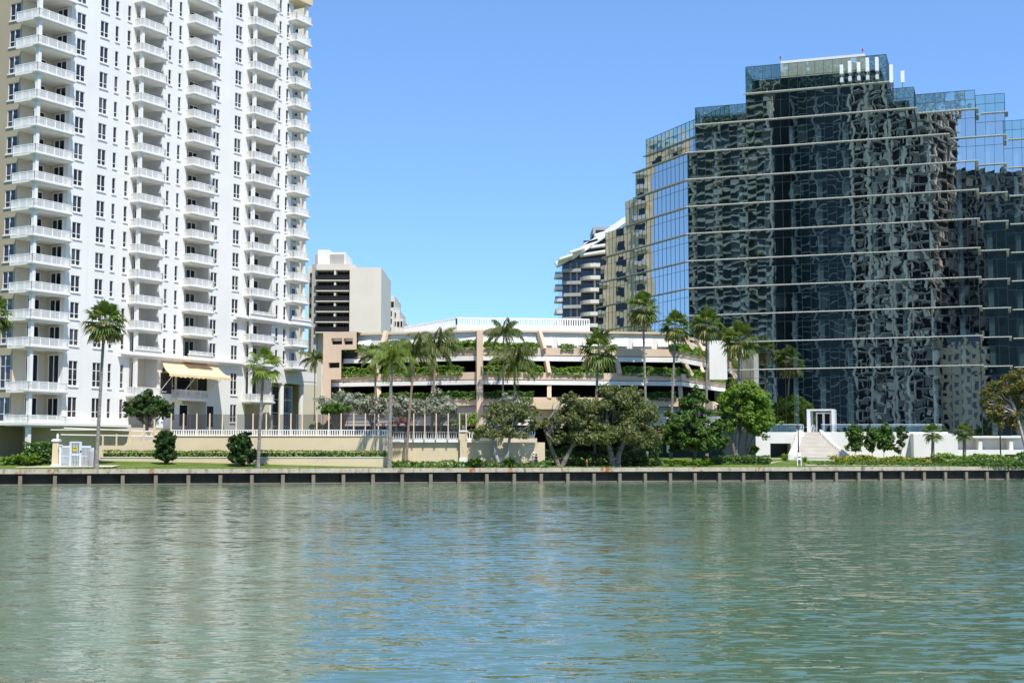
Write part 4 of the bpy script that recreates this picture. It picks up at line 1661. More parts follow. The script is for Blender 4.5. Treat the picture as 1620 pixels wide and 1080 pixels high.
# ================================================================== towers on the near bank, mirrored in the glass
def near_tower(name, label, x0, x1, y, depth, h, style, slabm, darkm, fh=3.2):
    t = thing(name, label, "tower", ((x0 + x1) / 2, y, 0))
    w = (x1 - x0) / 2
    mb = MB()
    mb.box(-w, w, -depth, 0, 1.5, h)
    mb.build("wall", darkm, t)
    nf = int((h - 4) / fh)
    mb = MB()
    r = random.Random(int(x0))
    for k in range(nf):
        z0 = 4 + k * fh
        if style == "curved":
            n = 30
            pts = []
            for j in range(n + 1):
                tt = j / n
                pts.append((w - 2 * w * tt, 0.4 + 1.8 * abs(math.sin(tt * math.pi * 3))))
            mb.prism([(p[0], p[1]) for p in pts] + [(-w, 0.02), (w, 0.02)], z0, z0 + 0.4)
            mb.prism([(p[0], p[1] - 0.25) for p in pts] + [(-w, 0.02), (w, 0.02)], z0 + 0.403, z0 + 1.1, 1 if r.random() < 0.7 else 2)
        elif style == "grid":
            mb.box(-w - 0.9, w + 0.9, -depth, 0.9, z0, z0 + 0.62, 1)
            mb.box(-w - 0.95, w + 0.95, 0.8, 0.95, z0 + 0.623, z0 + 0.8, 0)
            mb.box(w + 0.8, w + 0.95, -depth, 0.797, z0 + 0.623, z0 + 0.8, 0)
            a = -w
            while a < w - 2:                                    # partitions, blinds and curtains, all different
                a += 1.2 + r.random() * 3.0
                mb.box(a, a + 0.25 + 1.6 * (r.random() < 0.5), 0.03 + 0.2 * r.random(), 0.78, z0 + 0.63 + 0.9 * (r.random() < 0.4), z0 + fh - 0.02, r.choice((0, 1, 1, 2)))
            for q in range(int(depth / 3)):
                if r.random() < 0.6:
                    mb.box(w + 0.03, w + 0.78, -depth + q * 3 + r.random(), -depth + q * 3 + 1.2 + r.random(), z0 + 0.63, z0 + fh - 0.02, r.choice((0, 1, 2)))
        elif style == "block":
            mb.box(-w - 0.3, w + 0.3, -depth, 0.3, z0, z0 + 1.6)
            for j in range(7):
                a = -w + 2 * w * j / 6
                mb.box(a - 0.55, a + 0.55, 0.02, 0.29, z0 + 1.603, z0 + fh - 0.003)
        else:
            mb.box(-w - 0.2, w + 0.2, -depth, 0.25, z0, z0 + 0.35)
    mb.build("balcony_bands", [slabm, M["midgrey"], M["tan"]], t)
    mb = MB()
    nv = int(2 * w / {"curved": 9, "grid": 6, "plain": 9, "block": 9}[style])
    for j in range(nv + 1):
        a = -w + 2 * w * j / nv
        d = {"curved": 1.1, "grid": 1.0, "plain": 0.5, "block": 0.35}[style]
        mb.box(a - 0.45, a + 0.45, 0.03, d + 0.003, 1.5, h)
    mb.build("fins", slabm, t)
    return t


near_tower("apartment_tower", "dark glass tower with tan wavy balconies, mirrored in the office glass above the palms", -142, -98, -60, 30, 150, "curved", M["palegrey"], M["room"])
near_tower("apartment_tower", "plain dark blue tower mirrored in the office glass above the entrance door", -97, -69, -74, 26, 150, "plain", M["greywall"], M["spandrel"])
near_tower("apartment_tower", "tower with deep tan balcony bands, mirrored in the office glass above the feathery shrubs", -67, -41, -58, 26, 150, "grid", M["palegrey"], M["dark"])
near_tower("apartment_block", "lower block of flats, mirrored low in the office glass above the two small palms", -40, -26, -62, 16, 42, "block", M["sand"], M["win2"])
near_tower("office_tower", "plain dark teal tower mirrored in the office glass behind the yellow-olive tree", -25, 6, -66, 20, 80, "plain", M["room"], M["spandrel"])
near_tower("apartment_tower", "grey banded tower standing farther back, mirrored between the tan bands and the dark teal tower", -46, -20, -86, 20, 100, "grid", M["greywall"], M["spandrel"])
# ================================================================== ground, water, sea wall
S0 = P(0, 742, Dsw(0))
S1 = P(1500, 737, Dsw(1500))
fS = Frame((S0.x, S0.y), (S1.x - S0.x, S1.y - S0.y))
CAPZ = 1.63
mb = MB()
mb.quad((-3000, -3000, 0), (3000, -3000, 0), (3000, 3000, 0), (-3000, 3000, 0))
struct("river_water", mb, M["water"])


def ground_z(d):
    pts = [(0, 1.56), (1.5, 1.6), (5, 1.85), (9, 2.2), (14, 2.55), (22, 2.85), (40, 2.9), (4000, 2.9)]
    for i in range(len(pts) - 1):
        if d <= pts[i + 1][0]:
            t = (d - pts[i][0]) / (pts[i + 1][0] - pts[i][0])
            return pts[i][1] + (pts[i + 1][1] - pts[i][1]) * t
    return 2.9


mb = MB()
xs = [-2500, -400, -150] + [-60 + i * 6 for i in range(46)] + [250, 500, 2500]
ys = [0.9, 1.5, 2.5, 3.5, 5, 7, 9, 11, 14, 18, 22, 30, 40, 200, 2500]
vv = {}
for i, x in enumerate(xs):
    for j, y in enumerate(ys):
        w = fS.w(x, y, ground_z(y))
        vv[i, j] = (w.x, w.y, w.z)
for i in range(len(xs) - 1):
    for j in range(len(ys) - 1):
        mb.quad(vv[i, j], vv[i + 1, j], vv[i + 1, j + 1], vv[i, j + 1])
g = struct("ground", mb, M["lawn"])


def gz_at(p):
    return ground_z(fS.loc((p.x, p.y, 0)).y)


def on_ground(px, D, py=735):
    p = P(px, py, D)
    p.z = gz_at(p)
    return p


# near bank behind the camera
mb = MB()
mb.box(-1500, 1500, -1500, -3.5, -2, 1.6)
struct("near_bank", mb, M["asphalt"])
# concrete sea wall: cap, recessed wall, piles
sw = thing("sea_wall", "long concrete sea wall with a rust-stained cap and piles standing in the water", "sea wall", (fS.o.x, fS.o.y, 0), fS.rot)
mb = MB()
x = -60.0
r = random.Random(3)
while x < 230:
    L = 6.6
    mb.box(x, x + L - 0.03, 0.0 + r.random() * 0.012, 0.95, CAPZ - 0.46, CAPZ + r.random() * 0.012)
    x += L
mb.box(-60, 230, 0.06, 0.9, CAPZ - 0.45, CAPZ - 0.03)
mb.build("cap", M["cap"], sw)
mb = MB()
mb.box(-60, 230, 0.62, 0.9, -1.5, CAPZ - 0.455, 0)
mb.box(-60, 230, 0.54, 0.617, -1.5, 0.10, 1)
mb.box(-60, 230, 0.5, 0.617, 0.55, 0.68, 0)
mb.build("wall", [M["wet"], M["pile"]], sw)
pile = MB()
pile.box(-0.19, 0.19, 0.12, 0.615, -1.5, CAPZ - 0.66)
pile.box(-0.24, 0.24, 0.05, 0.617, -1.5, 0.06)
pm = pile.mesh("pile", M["pile"])
px = 31.7
sps = []
x = fS.s(31.7, 760)
xx = x
while xx > -12:
    xx -= 3.38
    sps.append(xx)
xx = x
while xx < 130:
    sps.append(xx)
    xx += 3.40 - 0.0033 * (xx - x)
for s_ in sps:
    link("pile", pm, sw, (s_, 0, 0))
# paths
mb = MB()
for (p0, p1, w0, w1) in (((1152, 737.5), (1250, 722), 0.8, 1.0),):
    a, b = on_ground(1195, 174), on_ground(1235, 186)
    mb.quad((a.x - 3.0, a.y, a.z + .03), (a.x + 1.6, a.y, a.z + .03), (b.x + 1.6, b.y, b.z + .03), (b.x - 1.2, b.y, b.z + .03))
a, b = on_ground(1275, 174), on_ground(1500, 178)
mb.quad((a.x, a.y, a.z + .03), (b.x, b.y, b.z + .03), (b.x, b.y + 0.8, gz_at(b) + .1), (a.x, a.y + 0.8, gz_at(a) + .1))
a, b = on_ground(93, 149.5), on_ground(165, 151)
mb.quad((a.x - 4, a.y - 2.2, a.z - .05), (b.x + 1.5, b.y - 2.2, b.z - 0.03), (b.x + 1.5, b.y + 1, b.z + .12), (a.x - 4, a.y + 1, a.z + .12))
struct("path", mb, M["pave"])

# ================================================================== garden walls of the white tower
DW = 160.0
gw = thing("garden_wall", "long sand-coloured retaining wall stepping down at its left end under the white picket railing", "wall", (P(165, 700, DW).x, DW, 0))
GX = gw.location.x
wx = lambda px, D=DW: P(px, 700, D).x - GX
wz = lambda y, D=DW: P(400, y, D).z
mb = MB()
zb = 1.2
e = 3.0
mb.box(wx(250), wx(618), 0, e, zb, wz(690.2), 0)
mb.box(wx(157), wx(196), 0, 0.4, zb, wz(704.3), 0)
mb.poly([(wx(196), 0, zb), (wx(204), 0, zb), (wx(204), 0, wz(697)), (wx(196), 0, wz(704.3))], 0)
mb.poly([(wx(196), 0.0, wz(704.3)), (wx(204), 0.0, wz(697)), (wx(204), 0.4, wz(697)), (wx(196), 0.4, wz(704.3))], 0)
mb.box(wx(204), wx(231), 0, 0.4, zb, wz(697), 0)
mb.poly([(wx(231), 0, zb), (wx(250), 0, zb), (wx(250), 0, wz(690.2)), (wx(231), 0, wz(697))], 0)
mb.poly([(wx(231), 0.0, wz(697)), (wx(250), 0.0, wz(690.2)), (wx(250), 0.4, wz(690.2)), (wx(231), 0.4, wz(697))], 0)
mb.box(wx(250), wx(618) + 0.05, -0.08, 0.5, wz(690.2) + 0.003, wz(689.4), 0)
mb.build("wall", M["sand"], gw)
pl = thing("planter_wall", "low sand-coloured planter wall with a white coping, in front of the tall garden wall", "wall", (P(159, 720, 158).x, 158, 0))
PX = pl.location.x
ppx = lambda px: P(px, 720, 158).x - PX
mb = MB()
mb.box(0, ppx(616), 0, 0.3, 1.2, P(400, 723.6, 158).z)
mb.box(0, ppx(616), 0.3, 1.9, 1.2, P(400, 724.6, 158).z)
mb.build("wall", M["sand"], pl)
mb = MB()
mb.box(-0.05, ppx(616) + 0.05, -0.06, 0.36, P(400, 723.6, 158).z + 0.003, P(400, 722.4, 158).z)
mb.build("coping", M["trim"], pl)
# raised terrace behind the wall
mb = MB()
a, b = P(250, 690, 163), P(760, 690, 163)
mb.box(P(222, 690, 163).x, P(618, 690, 163).x, 163, 183, 1.5, TERR)
mb.box(P(618, 690, 163).x + 0.003, P(850, 690, 165).x, 166.5, 185, 1.5, TERR - 0.25)
struct("terrace_ground", mb, M["pave"])
# second wall, set back
DW2 = 163.0
g2 = thing("garden_wall", "sand-coloured wall with three capped pillars behind the junipers", "wall", (P(618, 700, DW2).x, DW2, 0))
GX2 = g2.location.x
w2x = lambda px: P(px, 700, DW2).x - GX2
w2z = lambda y: P(700, y, DW2).z
mb = MB()
mb.box(w2x(614), w2x(862), 0, 3.4, 1.2, w2z(699.5), 0)
mb.build("wall", M["sand"], g2)
mb = MB()
mb.box(w2x(620), w2x(728), -0.35, 0.4, w2z(699.4), w2z(695.5), 0)
mb.box(w2x(740), w2x(786), -0.35, 0.4, w2z(699.4), w2z(695.5), 0)
mb.box(w2x(796), w2x(846), -0.35, 0.4, w2z(692.4), w2z(688.5), 0)
mb.build("coping", M["trim"], g2)
for px_, yt in ((613, 682), (733.5, 683), (791, 684)):
    mb = MB()
    x = w2x(px_)
    mb.box(x - 0.4, x + 0.4, -0.6, 0.3, 1.5, w2z(yt), 0)
    mb.box(x - 0.52, x + 0.52, -0.72, 0.42, w2z(yt) + 0.003, w2z(yt) + 0.16, 1)
    mb.box(x - 0.3, x + 0.3, -0.5, 0.2, w2z(yt) + 0.163, w2z(yt) + 0.26, 1)
    mb.box(x - 0.48, x + 0.48, -0.68, 0.38, 1.5, w2z(724), 1)
    mb.lathe((x, -0.15, w2z(yt) + 0.26), [(0.12, 0), (0.1, 0.1), (0.24, 0.25), (0.16, 0.42), (0.02, 0.5)], 8, 1)
    mb.build("pillar", [M["sand"], M["trim"]], g2)


def picket(label, px0, px1, D, y_top, y_bot, group="white picket railings along the garden walls"):
    a, b = P(px0, y_bot, D), P(px1, y_bot, D)
    t = thing("picket_railing", label, "railing", (a.x, a.y, P((px0 + px1) / 2, y_bot, D).z), 0, group)
    L = b.x - a.x
    h = (y_bot - y_top) * mpp(D)
    mb = MB()
    mb.beam((0, 0, h), (L, 0, h), 0.1, 0.09)
    mb.beam((0, 0, 0.1), (L, 0, 0.1), 0.08, 0.07)
    mb.build("rails", M["trim"], t)
    mb = MB()
    n = int(L / 0.27)
    for i in range(n + 1):
        x = L * i / n
        mb.box(x - 0.055, x + 0.055, -0.03, 0.03, 0.02, h + (0.06 if i % 9 == 0 else -0.02))
    o = mb.build("pickets", M["trim"], t)
    return t


picket("long white picket railing on the tall sand-coloured garden wall", 272, 612, DW + 0.2, 680, 689.5)
picket("white picket railing between the two sand-coloured pillars beside the slim palm trunk", 619, 729, DW2 + 0.1, 683, 695.5)
picket("short white picket railing half hidden by the left waterside tree", 739, 786, DW2 + 0.1, 684, 695.5)
picket("short white picket railing set a little higher, seen between the two waterside trees", 797, 846, DW2 + 0.1, 677, 688.5)

# pool fence: tan posts and dark mesh
pf = thing("pool_fence", "tall dark mesh pool fence with tan posts above the picket railing", "fence", (P(272, 690, 162.4).x, 162.4, TERR))
FX = pf.location.x
posts = [270.5, 290, 311, 331.5, 351.5, 373.5, 400, 421, 441.5, 460, 478, 501, 520, 539.5, 559.5, 578, 592.5, 598.5, 654.5, 672, 690, 709, 727, 737.5]
pmh = (690 - 655) * mpp(162.4)
mb = MB()
mb.box(-0.065, 0.065, -0.065, 0.065, -0.5, pmh)
pmesh = mb.mesh("post", M["post"])
for p_ in posts:
    hh = P(p_, 690, 162.4).x - FX
    link("post", pmesh, pf, (hh, 0, 0))
mb = MB()
for i in range(len(posts) - 1):
    x0 = P(posts[i], 690, 162.4).x - FX + 0.08
    x1 = P(posts[i + 1], 690, 162.4).x - FX - 0.08
    mb.quad((x0, 0.02, 0.1), (x1, 0.02, 0.1), (x1, 0.02, pmh - 0.12), (x0, 0.02, pmh - 0.12))
mb.build("mesh_panels", M["mesh"], pf)
mb = MB()
mb.box(-0.03, 0.03, -0.02, 0.06, 0, pmh - 0.1)
dpm = mb.mesh("dark_post", M["darkgrey"])
for i in range(1, len(posts) - 1, 2):
    link("dark_post", dpm, pf, ((P(posts[i], 690, 162.4).x + P(posts[i + 1], 690, 162.4).x) / 2 - FX, 0, 0))
# balustrade posts along the ramp on the left
rp = thing("ramp_railing", "stepped railing of thin tan posts and white bars on the low garden wall end", "railing", (P(162, 704, DW).x, DW + 0.2, 0))
for p_, y0, y1 in ((162, 687, 704), (183.5, 686, 704), (205, 672, 697), (227, 671, 697), (243, 663, 692)):
    mb = MB()
    x = P(p_, 700, DW).x - rp.location.x
    mb.box(x - 0.08, x + 0.08, -0.08, 0.08, wz(y1), wz(y0))
    mb.build("post", M["post"], rp)
mb = MB()
for pa, ya, pb, yb in ((95, 687, 243, 689.5), (100, 676.5, 243, 682)):
    a, b = P(pa, ya, DW), P(pb, yb, DW)
    mb.beam((a.x - rp.location.x, 0.12, a.z), (b.x - rp.location.x, 0.12, b.z), 0.1, 0.12)
mb.build("bar", M["trim"], rp)
# shaded sand wall of the car ramp behind it
rw2 = thing("ramp_wall", "plain sand-coloured ramp wall with a diagonal shadow behind the white gate", "wall", (P(92, 690, 163.5).x, 163.5, 0))
mb = MB()
mb.box(0, P(252, 690, 163.5).x - rw2.location.x, 0, 0.4, 1.5, P(150, 681, 163.5).z)
mb.build("wall", M["sand"], rw2)
mb = MB()
mb.box(-0.3, P(205, 690, 163.5).x - rw2.location.x, -1.8, 0.38, P(150, 680.5, 163.5).z, P(150, 679, 163.5).z)
mb.build("coping", M["trim"], rw2)
# pillar, gate and its fence
pil = thing("gate_pillar", "tapering sand-coloured pillar with a white cap and finial left of the white gate", "pillar", on_ground(88.5, 150.5))
b = 4.8 * mpp(150.5)
hh = P(88, 698, 150.5).z - pil.location.z
mb = MB()
n = len(mb.v)
for zz_, w_ in ((-0.2, b * 1.12), (hh, b * 0.95)):
    mb.v += [(-w_, -w_, zz_), (w_, -w_, zz_), (w_, w_, zz_), (-w_, w_, zz_)]
for q in ((0, 1, 5, 4), (1, 2, 6, 5), (2, 3, 7, 6), (3, 0, 4, 7), (4, 5, 6, 7)):
    mb.f.append(q)
    mb.m.append(0)
mb.build("shaft", M["sand"], pil)
mb = MB()
mb.box(-b * 1.3, b * 1.3, -b * 1.3, b * 1.3, hh + 0.003, hh + 0.16)
mb.box(-b, b, -b, b, hh + 0.163, hh + 0.28)
mb.lathe((0.1, 0, hh + 0.28), [(0.1, 0), (0.08, 0.15), (0.14, 0.2), (0.1, 0.5), (0.02, 0.55)], 8)
mb.build("cap", M["trim"], pil)
mb = MB()
mb.box(-b * 1.3, b * 1.3, -b * 1.3, b * 1.3, -0.2, 0.14)
mb.build("plinth", M["trim"], pil)
DG = 150.0
gt = thing("garden_gate", "white metal gate with barred side panels and a yellow warning sign, beside the palm trunk", "gate", on_ground(94, DG))
gx = lambda px: P(px, 720, DG).x - gt.location.x
gzz = lambda y: P(120, y, DG).z - gt.location.z
mb = MB()
mb.box(gx(94), gx(96.8), -0.1, 0.1, -0.1, gzz(704.5))
mb.box(gx(93), gx(98.5), -0.18, 0.18, gzz(704.5) + 0.003, gzz(703))
mb.build("post", M["trim"], gt)
for a, b_ in ((97, 110), (129, 143.5)):
    mb = MB()
    mb.beam((gx(a), 0, gzz(706.5)), (gx(b_), 0, gzz(706.5)), 0.1, 0.22)
    mb.beam((gx(a), 0, gzz(721)), (gx(b_), 0, gzz(721)), 0.05, 0.07)
    mb.beam((gx(a), 0, gzz(733.5)), (gx(b_), 0, gzz(733.5)), 0.06, 0.1)
    nn = 7
    for i in range(nn + 1):
        x = gx(a) + (gx(b_) - gx(a)) * i / nn
        mb.box(x - 0.03, x + 0.03, -0.03, 0.03, 0, gzz(706))
    mb.build("side_panel", M["gatewhite"], gt)
mb = MB()
mb.box(gx(110), gx(112.5), -0.1, 0.1, -0.05, gzz(698.5))
mb.box(gx(126), gx(129), -0.1, 0.1, -0.05, gzz(698.5))
mb.box(gx(112.5), gx(126), -0.08, 0.08, gzz(700.5), gzz(698))
mb.build("gate_frame", M["gatewhite"], gt)
mb = MB()
mb.box(gx(113), gx(125.5), -0.05, 0.05, gzz(720.5), gzz(717.5))
for i in range(6):
    x = gx(113.3) + (gx(125.2) - gx(113.3)) * i / 5
    mb.box(x - 0.03, x + 0.03, -0.03, 0.03, 0.05, gzz(700.6))
dr = mb.build("door", M["gatewhite"], gt)
mb = MB()
mb.box(gx(115.5), gx(121.5), -0.1, -0.06, gzz(713.5), gzz(706.5), 0)
mb.box(gx(116), gx(121), -0.104, -0.1, gzz(709.2), gzz(708), 1)
mb.box(gx(117), gx(120), -0.104, -0.1, gzz(711.5), gzz(710.8), 1)
mb.build("sign", [M["yellow"], M["black"]], dr)
mb = MB()
mb.box(gx(127), gx(129.4), -0.16, -0.1, gzz(714.6), gzz(712.4))
mb.build("lock", M["black"], gt)
mb = MB()
p_ = on_ground(134, 150.6)
mb.lathe((0, 0, 0), [(0.32, 0), (0.34, 0.1), (0.16, 0.45), (0.26, 0.55), (0.1, 0.95)], 10, 0)
bu = mb.build("fire_hydrant", M["red"])
bu.location = p_
tag(bu, "small red hydrant standing behind the white gate bars", "hydrant")
mb = MB()
p_ = on_ground(147, 150)
for k in range(1):
    mb.lathe((0, 0, -0.05), [(0.45, 0), (0.5, 0.8), (0.48, 1.7), (0.36, 2.0), (0.1, 2.1)], 10, 0)
bu = mb.build("stone_bollard", M["greywall"])
bu.location = p_
tag(bu, "squat grey-brown stone bollard between the white gate and the palm trunk", "bollard")


# ================================================================== lamps, signs, small things
def lamp(label, px, D, ytop, head=True):
    p_ = on_ground(px, D)
    t = thing("lamp_post", label, "lamp post", p_)
    h = P(px, ytop, D).z - p_.z
    mb = MB()
    mb.lathe((0, 0, -0.05), [(0.16, 0), (0.16, 0.35), (0.085, 0.45), (0.07, h - 0.6), (0.09, h - 0.55)], 8)
    mb.build("post", M["black"], t)
    mb = MB()
    mb.lathe((0, 0, h - 0.6), [(0.12, 0), (0.24, 0.1), (0.26, 0.45), (0.1, 0.6), (0.03, 0.75)], 8)
    mb.build("lantern", M["darkgrey"], t)


lamp("thin black lamp post beside the entrance stairs", 1263.5, 178, 671)
lamp("thin black lamp post in front of the low white wall at the right edge", 1583.5, 181, 672)
lamp("black lamp post in the shade under the dense green tree", 1039, 168, 690)
lamp("grey lamp post rising through the crown of the big olive-green tree", 939, 165, 694)
p_ = on_ground(1264.5, 173)
t = thing("sandwich_board", "white folding notice board standing on the lawn below the stairs", "sign", p_)
h = 21 * mpp(173)
w = 2.8 * mpp(173)
mb = MB()
mb.box(-w, w, -0.05, 0.02, h * 0.45, h, 0)
mb.box(-w * 0.75, w * 0.75, -0.06, -0.052, h * 0.62, h * 0.7, 1)
mb.box(-w * 0.6, w * 0.6, -0.06, -0.052, h * 0.2, h * 0.42, 1)
mb.box(-w * 0.62, w * 0.62, -0.05, 0.0, h * 0.15, h * 0.447, 1)
mb.build("panel", [M["trim"], M["darkgrey"]], t)
for s_ in (-1, 1):
    mb = MB()
    mb.beam((s_ * w, -0.02, 0), (s_ * w, -0.02, h * 0.46), 0.1, 0.1)
    mb.build("leg", M["trim"], t)
p_ = on_ground(840, Dsw(840) + 2.5)
t = thing("pedestal", "pale grey stone drinking fountain beside the two people on the lawn", "drinking fountain", p_)
mb = MB()
mb.lathe((0, 0, -0.05), [(0.3, 0), (0.26, 0.1), (0.14, 0.2), (0.14, 0.75)], 10)
mb.build("stem", M["greywall"], t)
mb = MB()
mb.lathe((-0.1, 0, 0.70), [(0.18, 0), (0.42, 0.1), (0.44, 0.2), (0.36, 0.16), (0.05, 0.1)], 12)
mb.build("bowl", M["cream"], t)
# white hanging board under the dense tree
mb = MB()
p_ = P(1057, 706, 184)
mb.box(-0.18, 0.18, -0.05, 0.05, -0.8, 1.2)
o = mb.build("sign_board", M["trim"])
o.location = p_
tag(o, "narrow upright white sign board in the shade under the dense green tree", "sign")
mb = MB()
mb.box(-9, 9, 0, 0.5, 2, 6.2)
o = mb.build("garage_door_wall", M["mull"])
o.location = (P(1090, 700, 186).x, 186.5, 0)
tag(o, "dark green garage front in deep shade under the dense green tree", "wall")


# ---------------------------------------------------------------- people
def skin_body(name, pts, edges, radii, material, parent=None, root=0):
    me = bpy.data.meshes.new(name)
    me.from_pydata(pts, edges, [])
    me.materials.append(material)
    o = link(name, me, parent)
    md = o.modifiers.new("Skin", "SKIN")
    md.use_smooth_shade = True
    for i, r_ in enumerate(radii):
        sv = me.skin_vertices[0].data[i]
        sv.radius = (r_, r_)
        sv.use_root = i == root
    sb = o.modifiers.new("Subdivision", "SUBSURF")
    sb.levels = 1
    sb.render_levels = 1
    return o


def person(label, p_, hgt, face, shirt, legs_m, hat, stride=0.18, skirt=False):
    """standing or walking figure; face: heading angle of the body"""
    t = thing("person", label, "person", p_, face)
    k = hgt / 1.75
    J = [(0, 0, 0.95), (0, 0, 1.18), (0, 0.01, 1.42), (0, 0.01, 1.52), (0, 0.03, 1.64), (0, 0.02, 1.74),
         (0.10, 0, 0.90), (0.11, stride, 0.50), (0.11, stride * 0.9, 0.08), (0.11, stride * 0.9 + 0.16, 0.03),
         (-0.10, 0, 0.90), (-0.11, -stride * 0.4, 0.50), (-0.11, -stride * 1.3, 0.10), (-0.11, -stride * 1.3 + 0.15, 0.03),
         (0.19, 0.0, 1.40), (0.25, -0.08, 1.13), (0.24, 0.08, 0.92), (0.24, 0.14, 0.82),
         (-0.19, 0.0, 1.40), (-0.25, 0.06, 1.13), (-0.24, 0.26, 1.02), (-0.23, 0.34, 0.99)]
    E = [(0, 1), (1, 2), (2, 3), (3, 4), (4, 5), (0, 6), (6, 7), (7, 8), (8, 9), (0, 10), (10, 11), (11, 12), (12, 13), (2, 14), (14, 15), (15, 16), (16, 17), (2, 18), (18, 19), (19, 20), (20, 21)]
    rad = [.135, .125, .14, .055, .095, .085, .085, .058, .042, .035, .085, .058, .042, .035, .062, .045, .034, .03, .062, .045, .034, .03]
    sc = lambda q: tuple(c * k for c in q)
    skin_body("body", [sc(j) for j in J], E, [r_ * k for r_ in rad], M["skin"], t)
    S = [0, 1, 2, 14, 15, 18, 19]
    skin_body("shirt", [sc((J[i][0], J[i][1], J[i][2])) for i in S], [(0, 1), (1, 2), (2, 3), (3, 4), (2, 5), (5, 6)], [r_ * k for r_ in (.155, .15, .158, .08, .062, .08, .062)], shirt, t)
    if skirt:
        mb = MB()
        mb.tube([sc((0, 0, 1.0)), sc((0, 0.01, 0.8)), sc((0, 0.02, 0.52))], [0.15 * k, 0.2 * k, 0.25 * k], 12)
        mb.build("skirt", legs_m, t)
    else:
        S = [0, 6, 7, 10, 11]
        skin_body("shorts", [sc(J[i]) for i in S], [(0, 1), (1, 2), (0, 3), (3, 4)], [r_ * k for r_ in (.152, .11, .085, .11, .085)], legs_m, t)
    mb = MB()
    c = sc((0, 0.02, 1.66))
    if hat:
        mb.lathe(c, [(0.19 * k, 0.0), (0.19 * k, 0.02 * k), (0.112 * k, 0.03 * k), (0.11 * k, 0.12 * k), (0.04 * k, 0.16 * k)], 12)
        mb.build("hat", M["trim"], t)
    else:
        mb.lathe((c[0], c[1] - 0.03 * k, c[2] - 0.05 * k), [(0.07 * k, -0.1 * k), (0.108 * k, 0.0), (0.112 * k, 0.1 * k), (0.07 * k, 0.16 * k), (0.01, 0.175 * k)], 12)
        mb.build("hair", M["hair"], t)
    return t


dp = Dsw(846) + 2.2
person("person in a white hat and grey shirt standing on the lawn beside the fountain", on_ground(844.5, dp + 0.3), 1.74, R(35), M["shirtg"], M["shirtg"], True)
person("person in dark clothes with bare legs walking on the lawn next to the white hat", on_ground(848.5, dp - 0.2), 1.60, R(-60), M["shirtd"], M["shirtd"], False, 0.24, True)
person("child in orange clothes walking in the shade under the big olive-green tree", on_ground(928.5, Dsw(928) + 2.4), 1.12, R(70), M["shirto"], M["shirto"], False, 0.2)
# ================================================================== plants
def quads_mesh(name, Q, mat):
    """Q: (n,4,3) array, one leaf each"""
    n = len(Q)
    me = bpy.data.meshes.new(name)
    me.vertices.add(n * 4)
    me.vertices.foreach_set("co", np.ascontiguousarray(Q, dtype=np.float32).ravel())
    me.loops.add(n * 4)
    me.loops.foreach_set("vertex_index", np.arange(n * 4, dtype=np.int32))
    me.polygons.add(n)
    me.polygons.foreach_set("loop_start", np.arange(0, n * 4, 4, dtype=np.int32))
    try:
        me.polygons.foreach_set("loop_total", np.full(n, 4, dtype=np.int32))
    except Exception:
        pass
    me.materials.append(mat)
    me.update(calc_edges=True)
    me.validate()
    return me


def unit(a):
    return a / (np.linalg.norm(a, axis=-1, keepdims=True) + 1e-9)


def leaves_at(pts, out, size, rng, long=1.7, up=0.35):
    """diamond leaves at pts whose faces lean towards the directions out"""
    n = len(pts)
    nrm = unit(out + rng.normal(0, 0.75, (n, 3)) + np.array([0, 0, up]))
    t = unit(np.cross(nrm, rng.normal(0, 1, (n, 3))))
    b = np.cross(nrm, t)
    s = size * (0.5 + 1.1 * rng.random((n, 1)) ** 1.5)
    return np.stack([pts - t * s * long * 0.5, pts + b * s * 0.5, pts + t * s * long * 0.5, pts - b * s * 0.5], 1)


def crown_quads(c, rad, nclump, per, size, rng, shell=0.55, clump_r=0.28, flat=0.0, hole=0.0):
    d = unit(rng.normal(0, 1, (nclump, 3)))
    if flat:
        d[:, 2] = np.where(d[:, 2] < 0, d[:, 2] * (1 - flat), d[:, 2])
    rr = shell + (1 - shell) * rng.random((nclump, 1)) ** 0.7
    rr *= 0.80 + 0.34 * rng.random((nclump, 1))
    rr = np.where(rng.random((nclump, 1)) < 0.10, rr * 1.22, rr)
    cc = d * rr
    Q = []
    R_ = np.array(rad)
    mr = float(np.mean(rad))
    for i in range(nclump):
        k = int(per * (0.5 + rng.random()))
        e = unit(rng.normal(0, 1, (k, 3))) * (rng.random((k, 1)) ** 0.45)
        cr = clump_r * (0.6 + 0.8 * rng.random())
        p = cc[i] * R_ + e * cr * np.array([mr, mr, mr * 0.72])
        Q.append(leaves_at(p + np.array(c), unit(e + cc[i] * 0.4), size, rng))
    return np.concatenate(Q), cc * R_ + np.array(c)


def limbs(mb, base, fork, tips, r0, rng, m=0):
    """trunk from base to fork, then bent limbs to the tips"""
    base, fork = Vector(base), Vector(fork)
    mid = base.lerp(fork, 0.5) + Vector((rng.normal() * 0.15, rng.normal() * 0.1, 0))
    mb.tube([base, mid, fork], [r0, r0 * 0.85, r0 * 0.7], 8, m)
    for tp in tips:
        tp = Vector(tp)
        a = fork.lerp(tp, 0.35) + Vector((rng.normal() * 0.3, rng.normal() * 0.3, 0.15 + abs(rng.normal()) * 0.25))
        b = fork.lerp(tp, 0.7) + Vector((rng.normal() * 0.3, rng.normal() * 0.3, 0.1))
        mb.tube([fork, a, b, tp], [r0 * 0.5, r0 * 0.36, r0 * 0.22, r0 * 0.07], 6, m)
        c = b.lerp(tp, 0.5) + Vector((rng.normal() * 0.7, rng.normal() * 0.7, 0.3))
        mb.tube([a, a.lerp(c, 0.6) + Vector((0, 0, 0.2)), c], [r0 * 0.25, r0 * 0.15, r0 * 0.05], 5, m)


